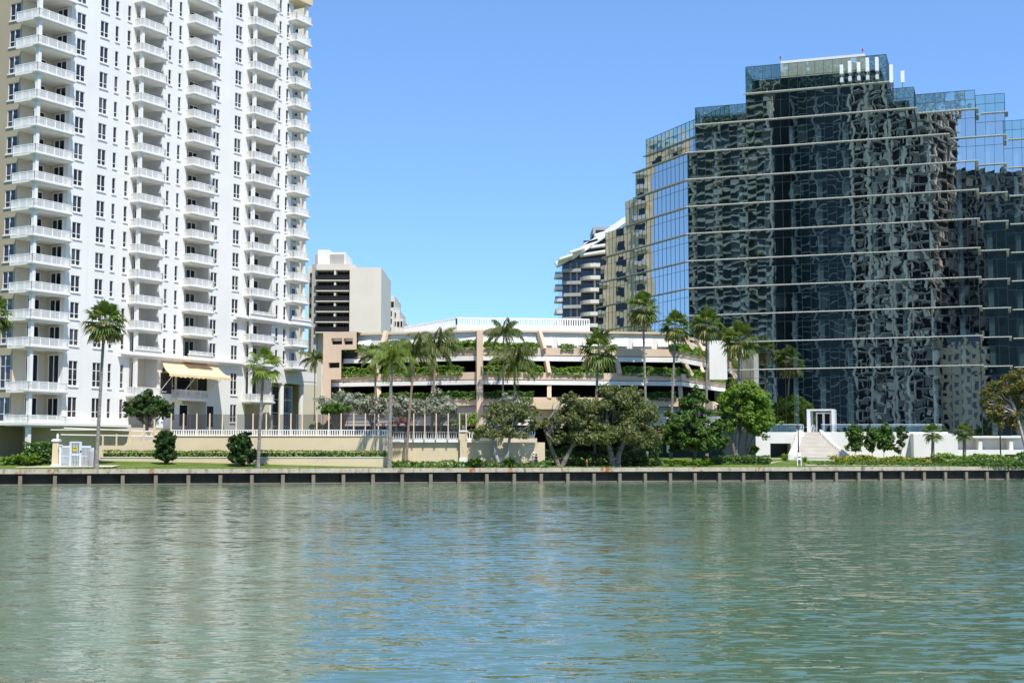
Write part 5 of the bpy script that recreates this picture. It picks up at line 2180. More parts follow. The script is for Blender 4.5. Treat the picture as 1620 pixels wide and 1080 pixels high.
def tree(name, label, px, py, D, lobes, mat, base, seed, nclump=69, per=112, leaf=0.175, trunk="bark", r0=0.22, ntip=9, group=None, cat="tree", forks=None, flat=0.3, shell=0.45, clump_r=0.26, fork_h=0.35):
    """lobes: [(px, py, rx, ry, depth offset)] in photo pixels at distance D"""
    rng = np.random.default_rng(seed)
    bp = Vector(base)
    t = thing(name, label, cat, bp, 0, group)
    Q, tips = [], []
    tot = sum(l[2] * l[3] for l in lobes)
    for (lx, ly, rx, ry, dy) in lobes:
        c = P(lx, ly, D + dy) - bp
        k = max(6, int(nclump * lx * 0 + nclump * (rx * ry) / tot))
        q, cc = crown_quads(tuple(c), (rx * mpp(D), rx * mpp(D) * 0.85, ry * mpp(D)), k, per, leaf, rng, shell, clump_r, flat)
        Q.append(q)
        tips.append(cc[rng.choice(len(cc), min(len(cc), max(3, int(ntip * rx * ry / tot))), replace=False)])
    Q = np.concatenate(Q)
    link("crown", quads_mesh("crown", Q, M[mat]), t)
    tips = np.concatenate(tips)
    mb = MB()
    cm = tips.mean(axis=0)
    fk = forks or [((0, 0), (cm[0] * fork_h, cm[1] * fork_h, cm[2] * fork_h))]
    n = len(fk)
    for i, (bo, f) in enumerate(fk):
        sel = [tp for j, tp in enumerate(sorted(tips.tolist(), key=lambda q: q[0])) if (j * n) // len(tips) == i]
        limbs(mb, (bo[0], bo[1], -0.2), f, sel, r0, rng)
    mb.build("trunk", M[trunk], t)
    return t


def fan_palm(label, pxc, pyc, pxb, D, rpx, mat="l_fan", ground=None, trunk="palmtrunk", seed=1, nleaf=38, dead=0.5, tr=0.20, group="fan palms along the waterfront", base_py=None, curve=0.0):
    rng = np.random.default_rng(seed)
    b = on_ground(pxb, D) if ground is None else Vector((P(pxb, 700, D).x, D, ground))
    t = thing("fan_palm", label, "palm tree", b, 0, group)
    top = P(pxc, pyc, D) - b
    r = rpx * mpp(D)
    mb = MB()
    pts, rs = [], []
    for i in range(15):
        s = i / 14
        pts.append((top.x * s ** (1.3 + curve), 0.15 * math.sin(s * 3 + seed), (top.z - 0.1) * s - 0.2 * (1 - s)))
        rs.append(tr * (1.45 if i == 0 else (1.0 - 0.35 * s)) * (1 + 0.05 * (i % 2)))
    mb.tube(pts, rs, 9)
    mb.build("trunk", M[trunk], t)
    Q = []
    T = np.array(top)
    ga = 2.39996
    for i in range(nleaf):
        f = (i + 0.5) / nleaf
        el = R(84) - f * R(142) + rng.normal() * 0.10
        az = i * ga + rng.normal() * 0.15
        d = np.array([math.cos(az) * math.cos(el), math.sin(az) * math.cos(el), math.sin(el)])
        hub = T + d * r * (0.50 + 0.12 * rng.random()) + np.array([0, 0, -0.10 * r * math.cos(el)])
        side = unit(np.cross(d, [0, 0, 1]) + rng.normal(0, 0.12, 3))
        nrm = np.cross(side, d)
        Q.append([T, T + side * 0.03 + (hub - T) * 0.5, hub, T - side * 0.03 + (hub - T) * 0.5])
        bl = r * (0.50 + 0.14 * rng.random())
        ns = 15
        for j in range(ns):
            a = (j - (ns - 1) / 2) * R(15.5)
            dr = d * math.cos(a) + side * math.sin(a)
            L = bl * (0.78 + 0.22 * math.cos(a)) * (0.9 + 0.2 * rng.random())
            m_ = hub + dr * L * 0.55 + nrm * 0.05 * L
            tip = hub + dr * L + np.array([0, 0, -1]) * L * (0.20 + 0.28 * rng.random())
            w = np.cross(nrm, dr) * L * 0.085
            Q.append([hub, m_ + w, tip, m_ - w])
    link("crown", quads_mesh("crown", np.array(Q), M[mat]), t)
    if dead:
        Q = []
        for i in range(int(110 * dead)):
            az = rng.random() * 6.283
            L = r * (0.30 + 0.55 * rng.random())
            st_ = T + np.array([math.cos(az), math.sin(az), 0]) * (0.12 + 0.38 * r * rng.random()) + np.array([0, 0, -0.05 * r - 0.25 * r * rng.random()])
            o = np.array([math.cos(az), math.sin(az), 0])
            tip = st_ + o * L * (0.15 + 0.45 * rng.random()) + np.array([0, 0, -L])
            w = np.array([-o[1], o[0], 0]) * (0.05 + 0.08 * rng.random()) * r
            m_ = (st_ + tip) / 2 + o * 0.12 * L
            Q.append([st_, m_ + w, tip, m_ - w])
        link("dry_skirt", quads_mesh("dry_skirt", np.array(Q), M["l_dead"]), t)
    return t


def feather_palm(label, pxc, pyc, pxb, D, rpx, mat="l_coco", ground=None, trunk="palmbrown", seed=1, nf=22, tr=0.16, group="feather palms in front of the garage", lift=0.35, dead=0, extra_trunk=False):
    rng = np.random.default_rng(seed)
    b = on_ground(pxb, D) if ground is None else Vector((P(pxb, 700, D).x, D, ground))
    t = thing("feather_palm", label, "palm tree", b, 0, group)
    top = P(pxc, pyc, D) - b
    r = rpx * mpp(D)
    mb = MB()
    pts, rs = [], []
    for i in range(12):
        s = i / 11
        pts.append((top.x * s ** 1.5, 0.2 * math.sin(s * 2.5 + seed), (top.z - 0.05) * s - 0.2 * (1 - s)))
        rs.append(tr * (1.4 if i == 0 else 1.0 - 0.3 * s) * (1 + 0.05 * (i % 2)))
    mb.tube(pts, rs, 8)
    mb.build("trunk", M[trunk], t)
    T = np.array(top)
    Q, QD = [], []
    for i in range(nf):
        f = (i + 0.5) / nf
        az = i * 2.39996 + rng.normal() * 0.2
        e0 = R(86) - f * R(112) + rng.normal() * 0.12
        L = r * (1.05 + 0.4 * rng.random()) * (0.85 if f < 0.15 else 1)
        o = np.array([math.cos(az), math.sin(az), 0.0])
        p = T.copy()
        n = 16
        el = e0
        pts_, dirs = [], []
        for k in range(n + 1):
            dv = o * math.cos(el) + np.array([0, 0, 1.0]) * math.sin(el)
            pts_.append(p.copy())
            dirs.append(dv)
            p = p + dv * L / n
            el -= (R(112) + 0.35 * rng.normal()) / n * (0.5 + 1.0 * k / n)
        dst = QD if (dead and f > 0.85 and i % 2 == 0) else Q
        sd_ = np.array([-o[1], o[0], 0])
        for k in range(n):
            w = 0.035 * (1 - k / n) + 0.01
            dst.append([pts_[k] - sd_ * w, pts_[k] + sd_ * w, pts_[k + 1] + sd_ * w * 0.8, pts_[k + 1] - sd_ * w * 0.8])
        for k in range(2 * n - 1):
            s = (k + 1.2) / (2 * n)
            i0 = min(n - 1, int(s * n))
            q = pts_[i0] + (pts_[i0 + 1] - pts_[i0]) * (s * n - i0)
            dv = dirs[i0]
            ll = r * 0.33 * math.sin(math.pi * (0.14 + 0.80 * s)) * (0.85 + 0.3 * rng.random())
            for sg in (-1, 1):
                out = unit(sd_ * sg * 0.55 + dv * 0.45 + np.array([0, 0, -0.7 - 0.6 * rng.random()]))
                tip = q + out * ll + np.array([0, 0, -0.18 * ll])
                mdp = q + out * ll * 0.5 + np.array([0, 0, 0.02 * ll])
                w = unit(dv + 0.2 * rng.normal(0, 1, 3)) * ll * 0.095
                dst.append([q, mdp + w, tip, mdp - w])
    link("crown", quads_mesh("crown", np.array(Q), M[mat]), t)
    if QD:
        link("dry_fronds", quads_mesh("dry_fronds", np.array(QD), M["l_yellow" if dead == 2 else "l_dead"]), t)
    mb = MB()
    mb.tube([top + Vector((0, 0, -0.12 * r)), top + Vector((0, 0, 0.12 * r))], [tr * 0.8, tr * 0.35], 8)
    mb.build("crown_shaft", M["l_bright"], t)
    return t


def leaf_box(name, label, cat, p0, p1, depth, z0, z1, mat, seed, dens=60, leaf=0.16, group=None, kind=None, lump=0.15, droop=0.0, child="foliage"):
    """clipped or loose hedge between two ground points"""
    rng = np.random.default_rng(seed)
    p0, p1 = Vector(p0), Vector(p1)
    L = (p1 - p0).to_2d().length
    u = np.array([(p1.x - p0.x) / L, (p1.y - p0.y) / L, 0])
    v = np.array([-u[1], u[0], 0])
    n = int(dens * L * (z1 - z0 + depth * 0.6)) + 20
    s = rng.random(n) * L
    hgt = (z1 - z0)
    ph = rng.random(6) * 6.28
    bump = 1 + lump * (np.sin(s * 1.1 + ph[0]) * 0.5 + np.sin(s * 2.7 + ph[1]) * 0.35 + np.sin(s * 6.1 + ph[2]) * 0.3 + np.sin(s * 0.35 + ph[3]) * 0.4)
    f = rng.random(n)
    topw = rng.random(n) < 0.45
    zz_ = np.where(topw, hgt * (1 - 0.12 * rng.random(n)) * bump, hgt * f * bump)
    dd = np.where(topw, rng.random(n) * depth, rng.random(n) ** 2.0 * depth * 0.5)
    dd = dd + np.where(topw, 0, -0.05 + 0.10 * rng.random(n))
    if droop:
        hang = rng.random(n) < 0.18
        zz_ = np.where(hang, -droop * rng.random(n) * np.maximum(0, np.sin(s * 1.7 + ph[4])), zz_)
        dd = np.where(hang, -0.12 * rng.random(n), dd)
    pts = u[None] * s[:, None] + v[None] * dd[:, None] + np.array([0, 0, 1.0])[None] * zz_[:, None]
    out = np.where(topw[:, None], np.array([0, 0, 1.0]), -v[None] + np.array([0, 0, 0.3]))
    Q = leaves_at(pts, out, leaf, rng)
    if kind:
        o = link(name, quads_mesh(name, Q, M[mat]), None, (p0.x, p0.y, z0))
        o["kind"] = kind
        o["label"] = label
        o["category"] = cat
        return o
    t = thing(name, label, cat, (p0.x, p0.y, z0), 0, group)
    link(child, quads_mesh(child, Q, M[mat]), t)
    mb = MB()
    k = 8
    for i in range(k):                                          # twiggy heart, so that the hedge is not see-through
        a, b = u * L * i / k, u * L * (i + 1) / k
        c0, c1 = v * depth * 0.25, v * depth * 0.9
        hh = hgt * 0.72
        n0 = len(mb.v)
        for q in (a + c0, b + c0, b + c1, a + c1):
            mb.v.append((q[0], q[1], -0.1))
        for q in (a + c0, b + c0, b + c1, a + c1):
            mb.v.append((q[0], q[1], hh))
        for q in ((4, 5, 6, 7), (0, 1, 5, 4), (2, 3, 7, 6), (1, 2, 6, 5), (3, 0, 4, 7)):
            mb.f.append(tuple(n0 + j for j in q))
            mb.m.append(0)
    mb.build("stems", M["l_dark"], t)
    return t


def rosette(name, label, px, D, r, mat, seed, group=None, cat="plant", n=46, h=1.0, py=None, ground=None):
    """strap-leaved clump"""
    rng = np.random.default_rng(seed)
    b = on_ground(px, D)
    if ground is not None:
        b.z = ground
    Q = []
    for i in range(n):
        az = rng.random() * 6.283
        el = R(35) + R(50) * rng.random()
        L = r * (0.8 + 0.5 * rng.random())
        o = np.array([math.cos(az), math.sin(az), 0])
        s0 = o * 0.1 * r
        p1 = s0 + (o * math.cos(el) + np.array([0, 0, math.sin(el) * h])) * L * 0.6
        p2 = p1 + (o * math.cos(el - 1.0) + np.array([0, 0, math.sin(el - 1.0)])) * L * 0.5
        w = np.array([-o[1], o[0], 0]) * r * 0.085
        Q.append([s0 - w * 0.6, s0 + w * 0.6, p1 + w, p1 - w])
        Q.append([p1 - w, p1 + w, p2 + w * 0.1, p2 - w * 0.1])
    o = link(name, quads_mesh(name, np.array(Q), M[mat]), None, b)
    return tag(o, label, cat, group)


# ---------------------------------------------------------------- palms
fan_palm("tall fan palm with a tan skirt standing beside the white garden gate", 166, 508, 152, Dsw(150) + 2.2, 36, seed=1, dead=1.6, tr=0.21, nleaf=42)
fan_palm("shorter fan palm with a bright crown, its trunk beside a dark egg-shaped shrub", 418, 577, 408, Dsw(410) + 2.0, 32, seed=2, mat="l_fanlight", dead=0.0, nleaf=23, tr=0.19)
fan_palm("fan palm whose frond tips reach in beside the tower's beige side", -10, 495, -22, Dsw(0) + 3, 32, seed=3, dead=0.3)
feather_palm("slim pale-trunked palm with a bright light-green crown by the sea wall", 620, 565, 616, Dsw(617) + 2.2, 40, seed=4, mat="l_fanlight", trunk="palmtrunk", nf=16, tr=0.24)
feather_palm("small leaning palm with yellowing fronds half hidden left of the bright slim palm", 594, 562, 593, 176, 30, ground=TERR, seed=5, nf=16, dead=1, tr=0.16)
feather_palm("big drooping coconut palm whose dark curved trunk passes the picket railing", 657, 556, 643, 161.5, 46, seed=6, nf=16, tr=0.17)
feather_palm("coconut palm behind the curved one, standing closest to the garage column", 690, 548, 683, 174, 44, ground=TERR, seed=7, nf=16, tr=0.17)
feather_palm("tall thin coconut palm with an upright sparse crown against the garage roof", 797, 524, 795, 173, 34, ground=4.5, seed=8, nf=13, tr=0.13, trunk="palmtrunk")
feather_palm("coconut palm with hanging yellow fronds in front of the garage column", 815, 570, 813, 170, 44, ground=4.5, seed=9, nf=16, dead=2, tr=0.15, trunk="palmtrunk")
fan_palm("fan palm standing out of the big olive-green tree, with a dense upright crown", 947, 552, 940, 167, 34, ground=2.6, seed=10, dead=0.2, nleaf=40, mat="l_fan", tr=0.2)
fan_palm("tallest fan palm of the row of four, standing against the blue office flank", 1017, 486, 1023, 176, 30, ground=2.8, seed=11, dead=0.5, group="row of four fan palms beside the office glass", tr=0.18)
fan_palm("fan palm with a long tan skirt, second in the row of four beside the office", 1069, 515, 1061, 176, 27, ground=2.8, seed=12, dead=1.2, group="row of four fan palms beside the office glass", tr=0.18)
fan_palm("fan palm right before the garage's white end wall, third in the row of four", 1118, 512, 1118, 178, 29, ground=2.8, seed=13, dead=0.5, group="row of four fan palms beside the office glass", tr=0.18)
fan_palm("fan palm rising straight out of the round bright green tree", 1170, 537, 1165, 178, 33, ground=2.8, seed=14, dead=0.3, group="row of four fan palms beside the office glass", tr=0.18)
for i, px in enumerate((1475.5, 1525)):
    fan_palm(("little stout palm right before the bright white terrace wall", "little stout palm right before the low wall of shaded panels")[i],
             px, 683, px + 1, 181, 17, seed=20 + i, dead=0, nleaf=26, tr=0.26, group="two small palms before the white walls", mat="l_fan")
feather_palm("small arching palm beside the tower's lowest right-hand balconies", 499, 566, 497, 196, 24, ground=8, seed=22, nf=16, tr=0.1, mat="l_coco")

# ---------------------------------------------------------------- trees and shrubs
def gb(px, D):
    return on_ground(px, D)


def tb(px, D, z_):
    return Vector((P(px, 700, D).x, D, z_))


tree("umbrella_tree", "dark green flat-topped tree on the terrace under the awning", 236, 645, 165, [(236, 648, 40, 17, 0), (238, 636, 28, 14, 0), (214, 655, 19, 10, 0), (258, 652, 18, 12, 0)], "l_dark", tb(233, 165, TERR - .4), 31,
     nclump=110, per=85, leaf=0.20, r0=0.28, ntip=10, flat=0.5, clump_r=0.24)
tree("round_shrub", "narrower egg-shaped dark shrub by the planter wall", 262, 708, 155, [(262, 700, 17, 18, 0), (262, 720, 17, 16, 0)], "l_dark", gb(262, 155), 32, nclump=170, per=60, leaf=0.20, ntip=5, r0=0.1, shell=0.35, clump_r=0.2,
     cat="shrub", group="two egg-shaped shrubs by the planter wall")
tree("round_shrub", "broader egg-shaped dark shrub beside the shorter fan palm's trunk", 381, 708, 155, [(381, 702, 21, 21, 0), (383, 721, 22, 17, 0)], "l_dark", gb(381, 155), 33, nclump=190, per=60, leaf=0.20, ntip=5, r0=0.1, shell=0.35,
     clump_r=0.2, cat="shrub", group="two egg-shaped shrubs by the planter wall")
for i, (cx, cy, rx, ry, lab) in enumerate(((540, 636, 36, 17, "silver-grey buttonwood spreading behind the small green umbrella tree"), (588, 643, 30, 20, "silver-grey buttonwood left of the bright slim palm trunk"),
                                          (641, 645, 25, 20, "silver-grey buttonwood between the slim palm trunk and the curved coconut trunk"), (692, 647, 36, 22, "widest silver-grey buttonwood, just left of the garage column"))):
    tree("silver_tree", lab, cx, cy, 171, [(cx, cy, rx, ry, i % 2), (cx + rx * .4, cy + 6, rx * .6, ry * .7, 0.5)], "l_silver", tb(cx + 4, 171, TERR - .3), 40 + i, nclump=80, per=60, leaf=0.2, r0=0.16, ntip=8,
         group="silver buttonwoods in front of the garage", flat=0.2)
tree("silver_tree", "small silver-grey buttonwood above the left waterside tree", 808, 637, 170, [(808, 636, 27, 14, 0), (800, 648, 24, 12, 0)], "l_silver", tb(806, 170, 4.4), 46, nclump=60, per=55, leaf=0.2, r0=0.14, ntip=6,
     group="silver buttonwoods in front of the garage")
tree("umbrella_tree", "small bright green umbrella tree behind the pool fence", 533, 648, 168, [(533, 646, 28, 8, 0), (525, 652, 20, 6, 0)], "l_mid", tb(531, 168, TERR - .3), 47, nclump=60, per=60, leaf=0.2, r0=0.14, ntip=9, flat=0.7, fork_h=0.3)
tree("flowering_bush", "bush with red flowers behind the pool fence", 628, 668, 168, [(620, 669, 20, 8, 0), (642, 666, 14, 9, 0)], "l_red", tb(630, 168, TERR - .3), 48, nclump=22, per=30, leaf=0.16, r0=0.06, ntip=4, cat="bush")
tree("garden_bush", "bright green bush behind the right end of the pool fence", 738, 668, 169, [(738, 666, 22, 12, 0), (722, 672, 14, 9, 0)], "l_bright", tb(736, 169, TERR - .6), 49, nclump=40, per=40, leaf=0.22, r0=0.06, ntip=4, cat="bush")
tree("garden_bush", "dark low bush behind the pool fence, right of the porch columns", 513, 672, 170, [(513, 674, 16, 8, 0), (500, 676, 12, 6, 0)], "l_mid", tb(512, 170, TERR - .6), 50, nclump=30, per=40, leaf=0.22, r0=0.06, ntip=4, cat="bush")

def wp(px, py, D, b):
    q = P(px, py, D) - b
    return (q.x, q.y, q.z)


b = gb(793, Dsw(793) + 3.5)
D_ = b.y
tree("waterside_tree", "waterside tree with a pale forked trunk before the sand-coloured wall", 795, 670, D_,
     [(770, 684, 28, 18, 0), (800, 660, 32, 20, 0.4), (832, 652, 26, 22, 0), (815, 684, 24, 14, -.4), (786, 652, 20, 14, .4), (843, 674, 16, 10, 0)], "l_olive", b, 51, nclump=200, per=40, leaf=0.175, trunk="palebark", r0=0.24, ntip=18,
     forks=[((-0.1, 0), wp(779, 690, D_, b)), ((0.15, 0), wp(806, 694, D_, b))], shell=0.3, clump_r=0.3, group="waterside trees with spreading crowns")
b = gb(886, Dsw(886) + 3.8)
D_ = b.y
tree("waterside_tree", "dark-crowned waterside tree with one pale leaning limb, beside the largest one", 905, 680, D_,
     [(866, 672, 18, 13, 0), (905, 664, 30, 22, 0), (930, 690, 32, 22, 0), (885, 692, 20, 12, -.5), (912, 640, 24, 18, 0.4), (900, 632, 18, 10, 0)], "l_olive", b, 52, nclump=230, per=52, leaf=0.175, trunk="bark", r0=0.3, ntip=18,
     forks=[((-0.1, 0), wp(866, 690, D_, b)), ((0.15, 0), wp(905, 705, D_, b))], shell=0.3, clump_r=0.3, group="waterside trees with spreading crowns")
b = gb(973, Dsw(973) + 3.4)
D_ = b.y
tree("waterside_tree", "largest waterside tree with a thick trunk and a broad olive-green crown", 985, 660, D_,
     [(975, 640, 42, 30, 0), (1010, 655, 40, 32, 0), (945, 660, 36, 28, 0.3), (985, 685, 50, 24, -.5), (1025, 690, 24, 18, 0), (990, 628, 30, 18, 0), (925, 690, 20, 16, 0)], "l_olive", b, 53, nclump=420, per=70, leaf=0.175, trunk="bark", r0=0.4,
     ntip=24, forks=[((-0.2, 0), wp(962, 700, D_, b)), ((0.3, 0), wp(986, 700, D_, b))], shell=0.3, clump_r=0.27, group="waterside trees with spreading crowns")
tree("dense_tree", "dense dark green tree between the big olive tree and the round tree", 1100, 665, 172,
     [(1100, 648, 28, 30, 0), (1078, 672, 32, 28, -.4), (1125, 680, 34, 24, -.6), (1098, 694, 44, 20, -.8), (1060, 692, 22, 20, 0), (1102, 628, 14, 16, 0), (1130, 698, 26, 16, -.5), (1074, 705, 24, 13, -.6), (1122, 707, 28, 11, -.8)], "l_mid", gb(1102, 172), 54, nclump=260, per=85, leaf=0.22, r0=0.3, ntip=12, shell=0.4, clump_r=0.22)
tree("round_tree", "round bright green tree with several dark trunks beside the white terrace wall", 1178, 650, 178,
     [(1190, 650, 36, 40, 0), (1160, 640, 34, 30, 0.5), (1196, 668, 30, 28, -.5), (1150, 665, 20, 22, 0), (1172, 622, 34, 20, 0)], "l_bright", gb(1170, 178), 55, nclump=264, per=128, leaf=0.175, r0=0.16, ntip=20,
     forks=[((-0.5, 0), (-0.9, 0, 3.0)), ((-0.2, 0.3), (0.2, 0.3, 3.4)), ((0.1, 0), (1.0, 0, 3.0)), ((0.4, 0.2), (1.9, 0.2, 3.2))], shell=0.4, clump_r=0.22)
tree("clipped_bush", "small rounded bright bush at the foot of the white terrace wall", 1192, 712, 181, [(1191, 712, 10, 8, 0)], "l_bright", gb(1191, 181), 56, nclump=26, per=50, leaf=0.16, r0=0.05, ntip=3, cat="bush")
for i, (px, rx, py, lab) in enumerate(((1353, 15, 692, "feathery shrub nearest the stairs, first of the four before the white terrace wall"), (1378, 12, 694, "slim feathery shrub, second of the four before the white terrace wall"),
                                       (1399, 17, 693, "fullest dark feathery shrub, third of the four before the white terrace wall"), (1424, 12, 697, "thin sparse shrub, last of the four before the white terrace wall"))):
    tree("feathery_shrub", lab, px, py, 182, [(px, py, rx, 17, 0), (px, py - 13, rx * .7, 12, 0), (px - 2, py + 12, rx * .95, 13, 0), (px + 4, py - 6, rx * .8, 14, 0)], "l_mid" if i != 3 else "l_dark", gb(px, 182), 60 + i, nclump=(95, 70, 120, 36)[i], per=34, leaf=0.2, r0=0.05, ntip=8,
         cat="shrub", group="feathery shrubs before the white terrace wall", shell=0.25, clump_r=0.3)
b = gb(1632, 179)
tree("spreading_tree", "yellow-olive tree with bare pale branches before the office glass", 1600, 640, 179,
     [(1575, 618, 24, 20, 0), (1605, 610, 30, 24, 0), (1570, 650, 22, 20, 0), (1590, 665, 24, 16, 0), (1628, 630, 26, 26, 0), (1600, 640, 26, 20, .5), (1640, 655, 22, 22, 0)], "l_yolive", b, 65, nclump=149, per=96, leaf=0.175, trunk="palebark", r0=0.24,
     ntip=22, forks=[((0, 0), wp(1608, 655, 179, b)), ((0.2, 0), wp(1622, 660, 179, b))], shell=0.3, clump_r=0.3)

# ---------------------------------------------------------------- hedges and beds
leaf_box("clipped_hedge", "long low yellow-green hedge in the planter in front of the tall garden wall", "hedge", P(162, 720, 158.45), P(612, 720, 158.45), 1.2, P(400, 724.5, 158).z, P(400, 712.5, 158.4).z, "l_hedge", 70, dens=60, leaf=0.17, lump=0.08)
leaf_box("clipped_hedge", "tall dark clipped hedge left of the gate pillar", "hedge", gb(34, 151.6), gb(82, 151.6), 2.6, gb(60, 152.5).z, P(60, 699.5, 151.6).z, "l_mid", 71, dens=75, leaf=0.2, lump=0.06)
leaf_box("clipped_hedge", "long clipped green hedge at the foot of the round tree", "hedge", gb(1118, 172), gb(1222, 174), 2.0, gb(1160, 172).z - .1, P(1170, 720.5, 172).z, "l_mid", 72, dens=60, leaf=0.17, lump=0.06)
for i, (px, r_, py) in enumerate(((10, 1.1, 0), (27, 1.4, 0), (44, 1.5, 0), (58, 1.2, 0))):
    rosette("lily_clump", "strap-leaved lily clump before the dark hedge, " + ("farthest from", "third from", "second from", "nearest to")[i] + " the gate pillar", px, 150.0 + i % 2, r_, "l_bright", 80 + i, "lilies before the dark hedge", n=60)
for i, px in enumerate((988, 1004, 1020, 1042, 1063, 1083, 1103, 1117)):
    rosette("lily_clump", "lily clump, " + ("first", "second", "third", "fourth", "fifth", "sixth", "seventh", "last")[i] + " in the row from the big olive tree to the clipped hedge", px, 168.3 + (i % 2) * 0.8, 1.25 if i < 3 else 1.0, "l_bright", 90 + i, "lilies under the dense green tree", n=56)
rosette("lily_clump", "big strap-leaved lily clump before the wall pillar right of the picket railing", 751, 159.5, 1.5, "l_mid", 101, None, n=80)
rosette("lily_clump", "big strap-leaved lily clump behind the left waterside tree's trunk", 806, 160.5, 1.5, "l_mid", 102, None, n=80)
rosette("agave", "pale spiky plant in the dark terrace doorway", 1241, 181, 1.1, "l_hedge", 103, None, n=36)
rosette("agave", "small spiky plant at the left foot of the stone stairs", 1273, 179, 0.9, "l_bright", 104, None, n=26)
leaf_box("juniper_bed", "low dark green juniper cover in front of the pillared wall", "ground cover", gb(618, 157), gb(870, 160.5), 4.0, gb(700, 158).z - 0.25, gb(700, 158).z + 0.65, "l_mid", 110, dens=30, leaf=0.22, kind="stuff", lump=0.25)
leaf_box("shade_undergrowth", "dark undergrowth in the shade under the waterside trees", "undergrowth", gb(850, 163.5), gb(1050, 168), 4.0, gb(900, 164).z - 0.2, gb(900, 164).z + 2.0, "l_dark", 111, dens=30, leaf=0.26, kind="stuff", lump=0.3)
leaf_box("croton_bed", "yellow-green croton bed before the white terrace wall", "flower bed", gb(1322, 177), gb(1500, 180.5), 3.5, gb(1400, 178).z - 0.2, gb(1400, 178).z + 0.9, "l_yellow", 112, dens=62, leaf=0.22, kind="stuff", lump=0.25)
leaf_box("low_planting", "green low planting at the foot of the stairs and under the croton", "ground cover", gb(1285, 174.5), gb(1500, 177.5), 2.4, gb(1400, 175.5).z - 0.2, gb(1400, 175.5).z + 0.5, "l_mid", 113, dens=30, leaf=0.2, kind="stuff", lump=0.3)
leaf_box("green_bed", "bright green shrub bed before the low wall at the right edge", "shrub bed", gb(1490, 178), gb(1660, 181), 3.0, gb(1560, 179).z - 0.2, gb(1560, 179).z + 1.4, "l_bright", 114, dens=70, leaf=0.22, kind="stuff", lump=0.18)
leaf_box("dark_bed", "dark green low edging before the bright shrub bed at the right edge", "shrub bed", gb(1520, 175.8), gb(1660, 178.5), 1.6, gb(1560, 177).z - 0.2, gb(1560, 177).z + 0.85, "l_mid", 115, dens=60, leaf=0.2, kind="stuff", lump=0.12)
leaf_box("lawn_tufts", "rough grass along the back of the sea wall cap", "grass", fS.w(-15, 0.93), fS.w(125, 0.93), 0.8, 1.50, 1.74, "l_bright", 116, dens=26, leaf=0.10, kind="stuff", lump=0.3)
# planters of the garage: one hedge for each bay
HG = "planter hedges of the garage"
HED = [(0, 528, 600, "p1", 9.0, "on the top parapet, left of the palms"), (0, 516, 598, "p2", 12.0, "on the middle parapet, left of the palms"), (0, 518, 594, "p3", 9.0, "on the lowest parapet, left of the palms"),
       (0, 608, 690, "p1", 9.5, "on the top parapet, behind the palms left of the column"), (0, 606, 690, "p2", 11.0, "on the middle parapet, behind the palms left of the column"), (0, 600, 690, "p3", 9.0, "on the lowest parapet, behind the palms left of the column"),
       (0, 704, 754, "p1", 11.5, "on the top parapet, just left of the column"), (0, 692, 731, "p2", 12.0, "on the middle parapet, just left of the column"), (0, 692, 752, "p3", 9.0, "on the lowest parapet, just left of the column"),
       (1, 766, 852, "p1", 9.0, "on the top parapet, right of the column"), (1, 766, 860, "p2", 12.0, "on the middle parapet, right of the column"), (1, 766, 845, "p3", 9.5, "on the lowest parapet, right of the column"),
       (1, 872, 955, "p2", 10.5, "on the middle parapet, left of the dense fan palm"), (1, 985, 1076, "p2", 11.0, "on the middle parapet, right of the dense fan palm"), (1, 1026, 1070, "p3", 9.5, "on the lowest parapet, above the olive crown"),
       (2, 1074, 1134, "p1", 10.0, "on the top parapet of the receding end"), (2, 1086, 1148, "p2", 10.0, "on the middle parapet of the receding end"), (1, 888, 908, "p1", 7.0, "on the top parapet, a short tuft right of the slanting column")]
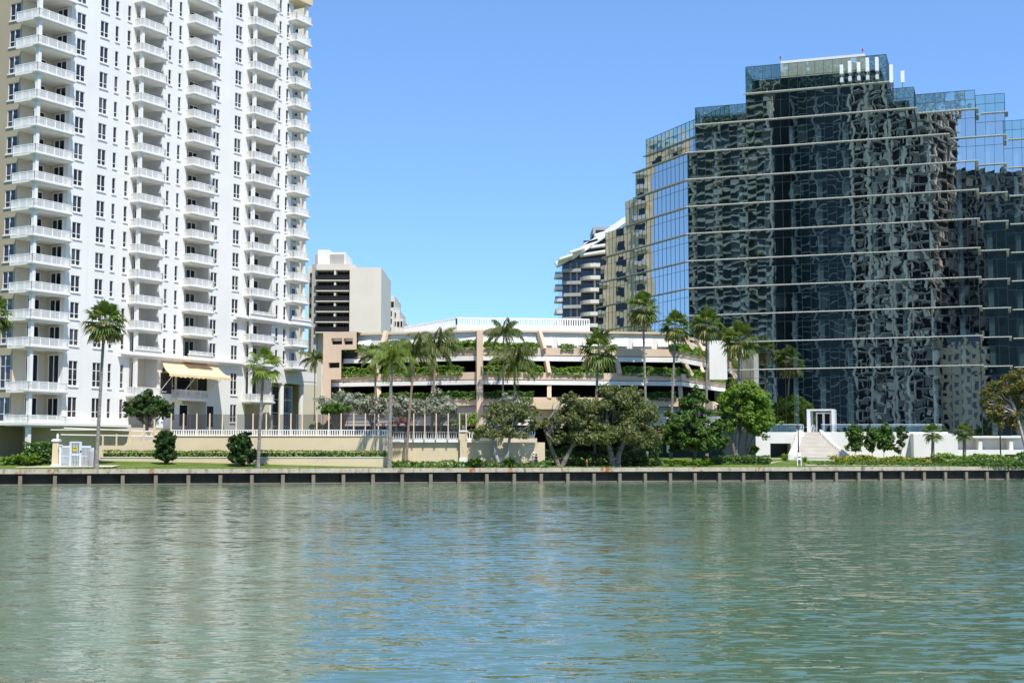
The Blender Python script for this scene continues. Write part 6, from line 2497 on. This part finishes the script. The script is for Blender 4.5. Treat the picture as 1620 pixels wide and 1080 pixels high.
for i, (sg, a, c, lv, hpx, lab) in enumerate(HED):
    f = segs[sg]
    out = {"p1": 0.30, "p2": 0.10, "p3": -0.10}[lv]
    zt = gz(LEV[lv][0])
    sa, sb = f.s(a, 590, out), min(f.s(c, 590, out), SEGL[sg] - 0.1)
    pa, pb = f.w(sa, out), f.w(sb, out)
    leaf_box("planter_hedge", "garage planter hedge " + lab, "hedge", pa, pb, 1.5, zt - 0.15, zt + hpx * mpp(178) * 0.9, ("l_bright", "l_bright", "l_hedge")[i % 3] if lv != "p3" else "l_mid", 120 + i, dens=80, leaf=0.2,
             group=HG, lump=0.16, droop=0.3)

# trees along the near bank, mirrored low in the office glass
src = bpy.data.objects["dense_tree"]
for i, (x, y, k, lab) in enumerate(((-72, -30, 1.0, "tree on the near bank mirrored left of the office entrance"), (-60, -34, 1.2, "tallest tree on the near bank, mirrored above the office entrance"), (-48, -30, 0.95, "tree on the near bank mirrored right of the office entrance"),
                               (-37, -33, 1.1, "tree on the near bank mirrored behind the feathery shrubs"), (-26, -30, 0.9, "tree on the near bank mirrored behind the two small palms"), (-16, -33, 1.15, "tree on the near bank mirrored at the right end of the office"))):
    c = copy_tree(src, (x, y, 1.5), lab, i * 1.1)
    c.scale = (k, k, k)
    c["group"] = "trees on the near bank"

for (px, py, y_, r_, lab) in ((433, 247, -1.2, 0.7, "yellow-green potted plant on a right-hand balcony of the white tower"), (331, 288, -1.2, 0.5, "small dark potted plant on a middle balcony of the white tower")):
    s_, z_ = fT.hit(px, py, y_)
    lv = max(k for k in range(0, 18) if ZL[k] < z_)
    w_ = fT.w(s_, y_, ZL[lv] + 0.02)
    pt_ = thing("potted_plant", lab, "potted plant", w_)
    mb = MB()
    mb.lathe((0, 0, 0), [(0.16, 0), (0.22, 0.4), (0.24, 0.42), (0.18, 0.4)], 10)
    mb.build("pot", M["sand"], pt_)
    o_ = rosette("leaves", "", px, w_.y, r_, "l_yellow" if r_ > 0.6 else "l_mid", 300 + px, None, n=36, h=1.6)
    for k_ in ("label", "category"):
        del o_[k_]
    o_.parent = pt_
    o_.location = (0, 0, 0.4)
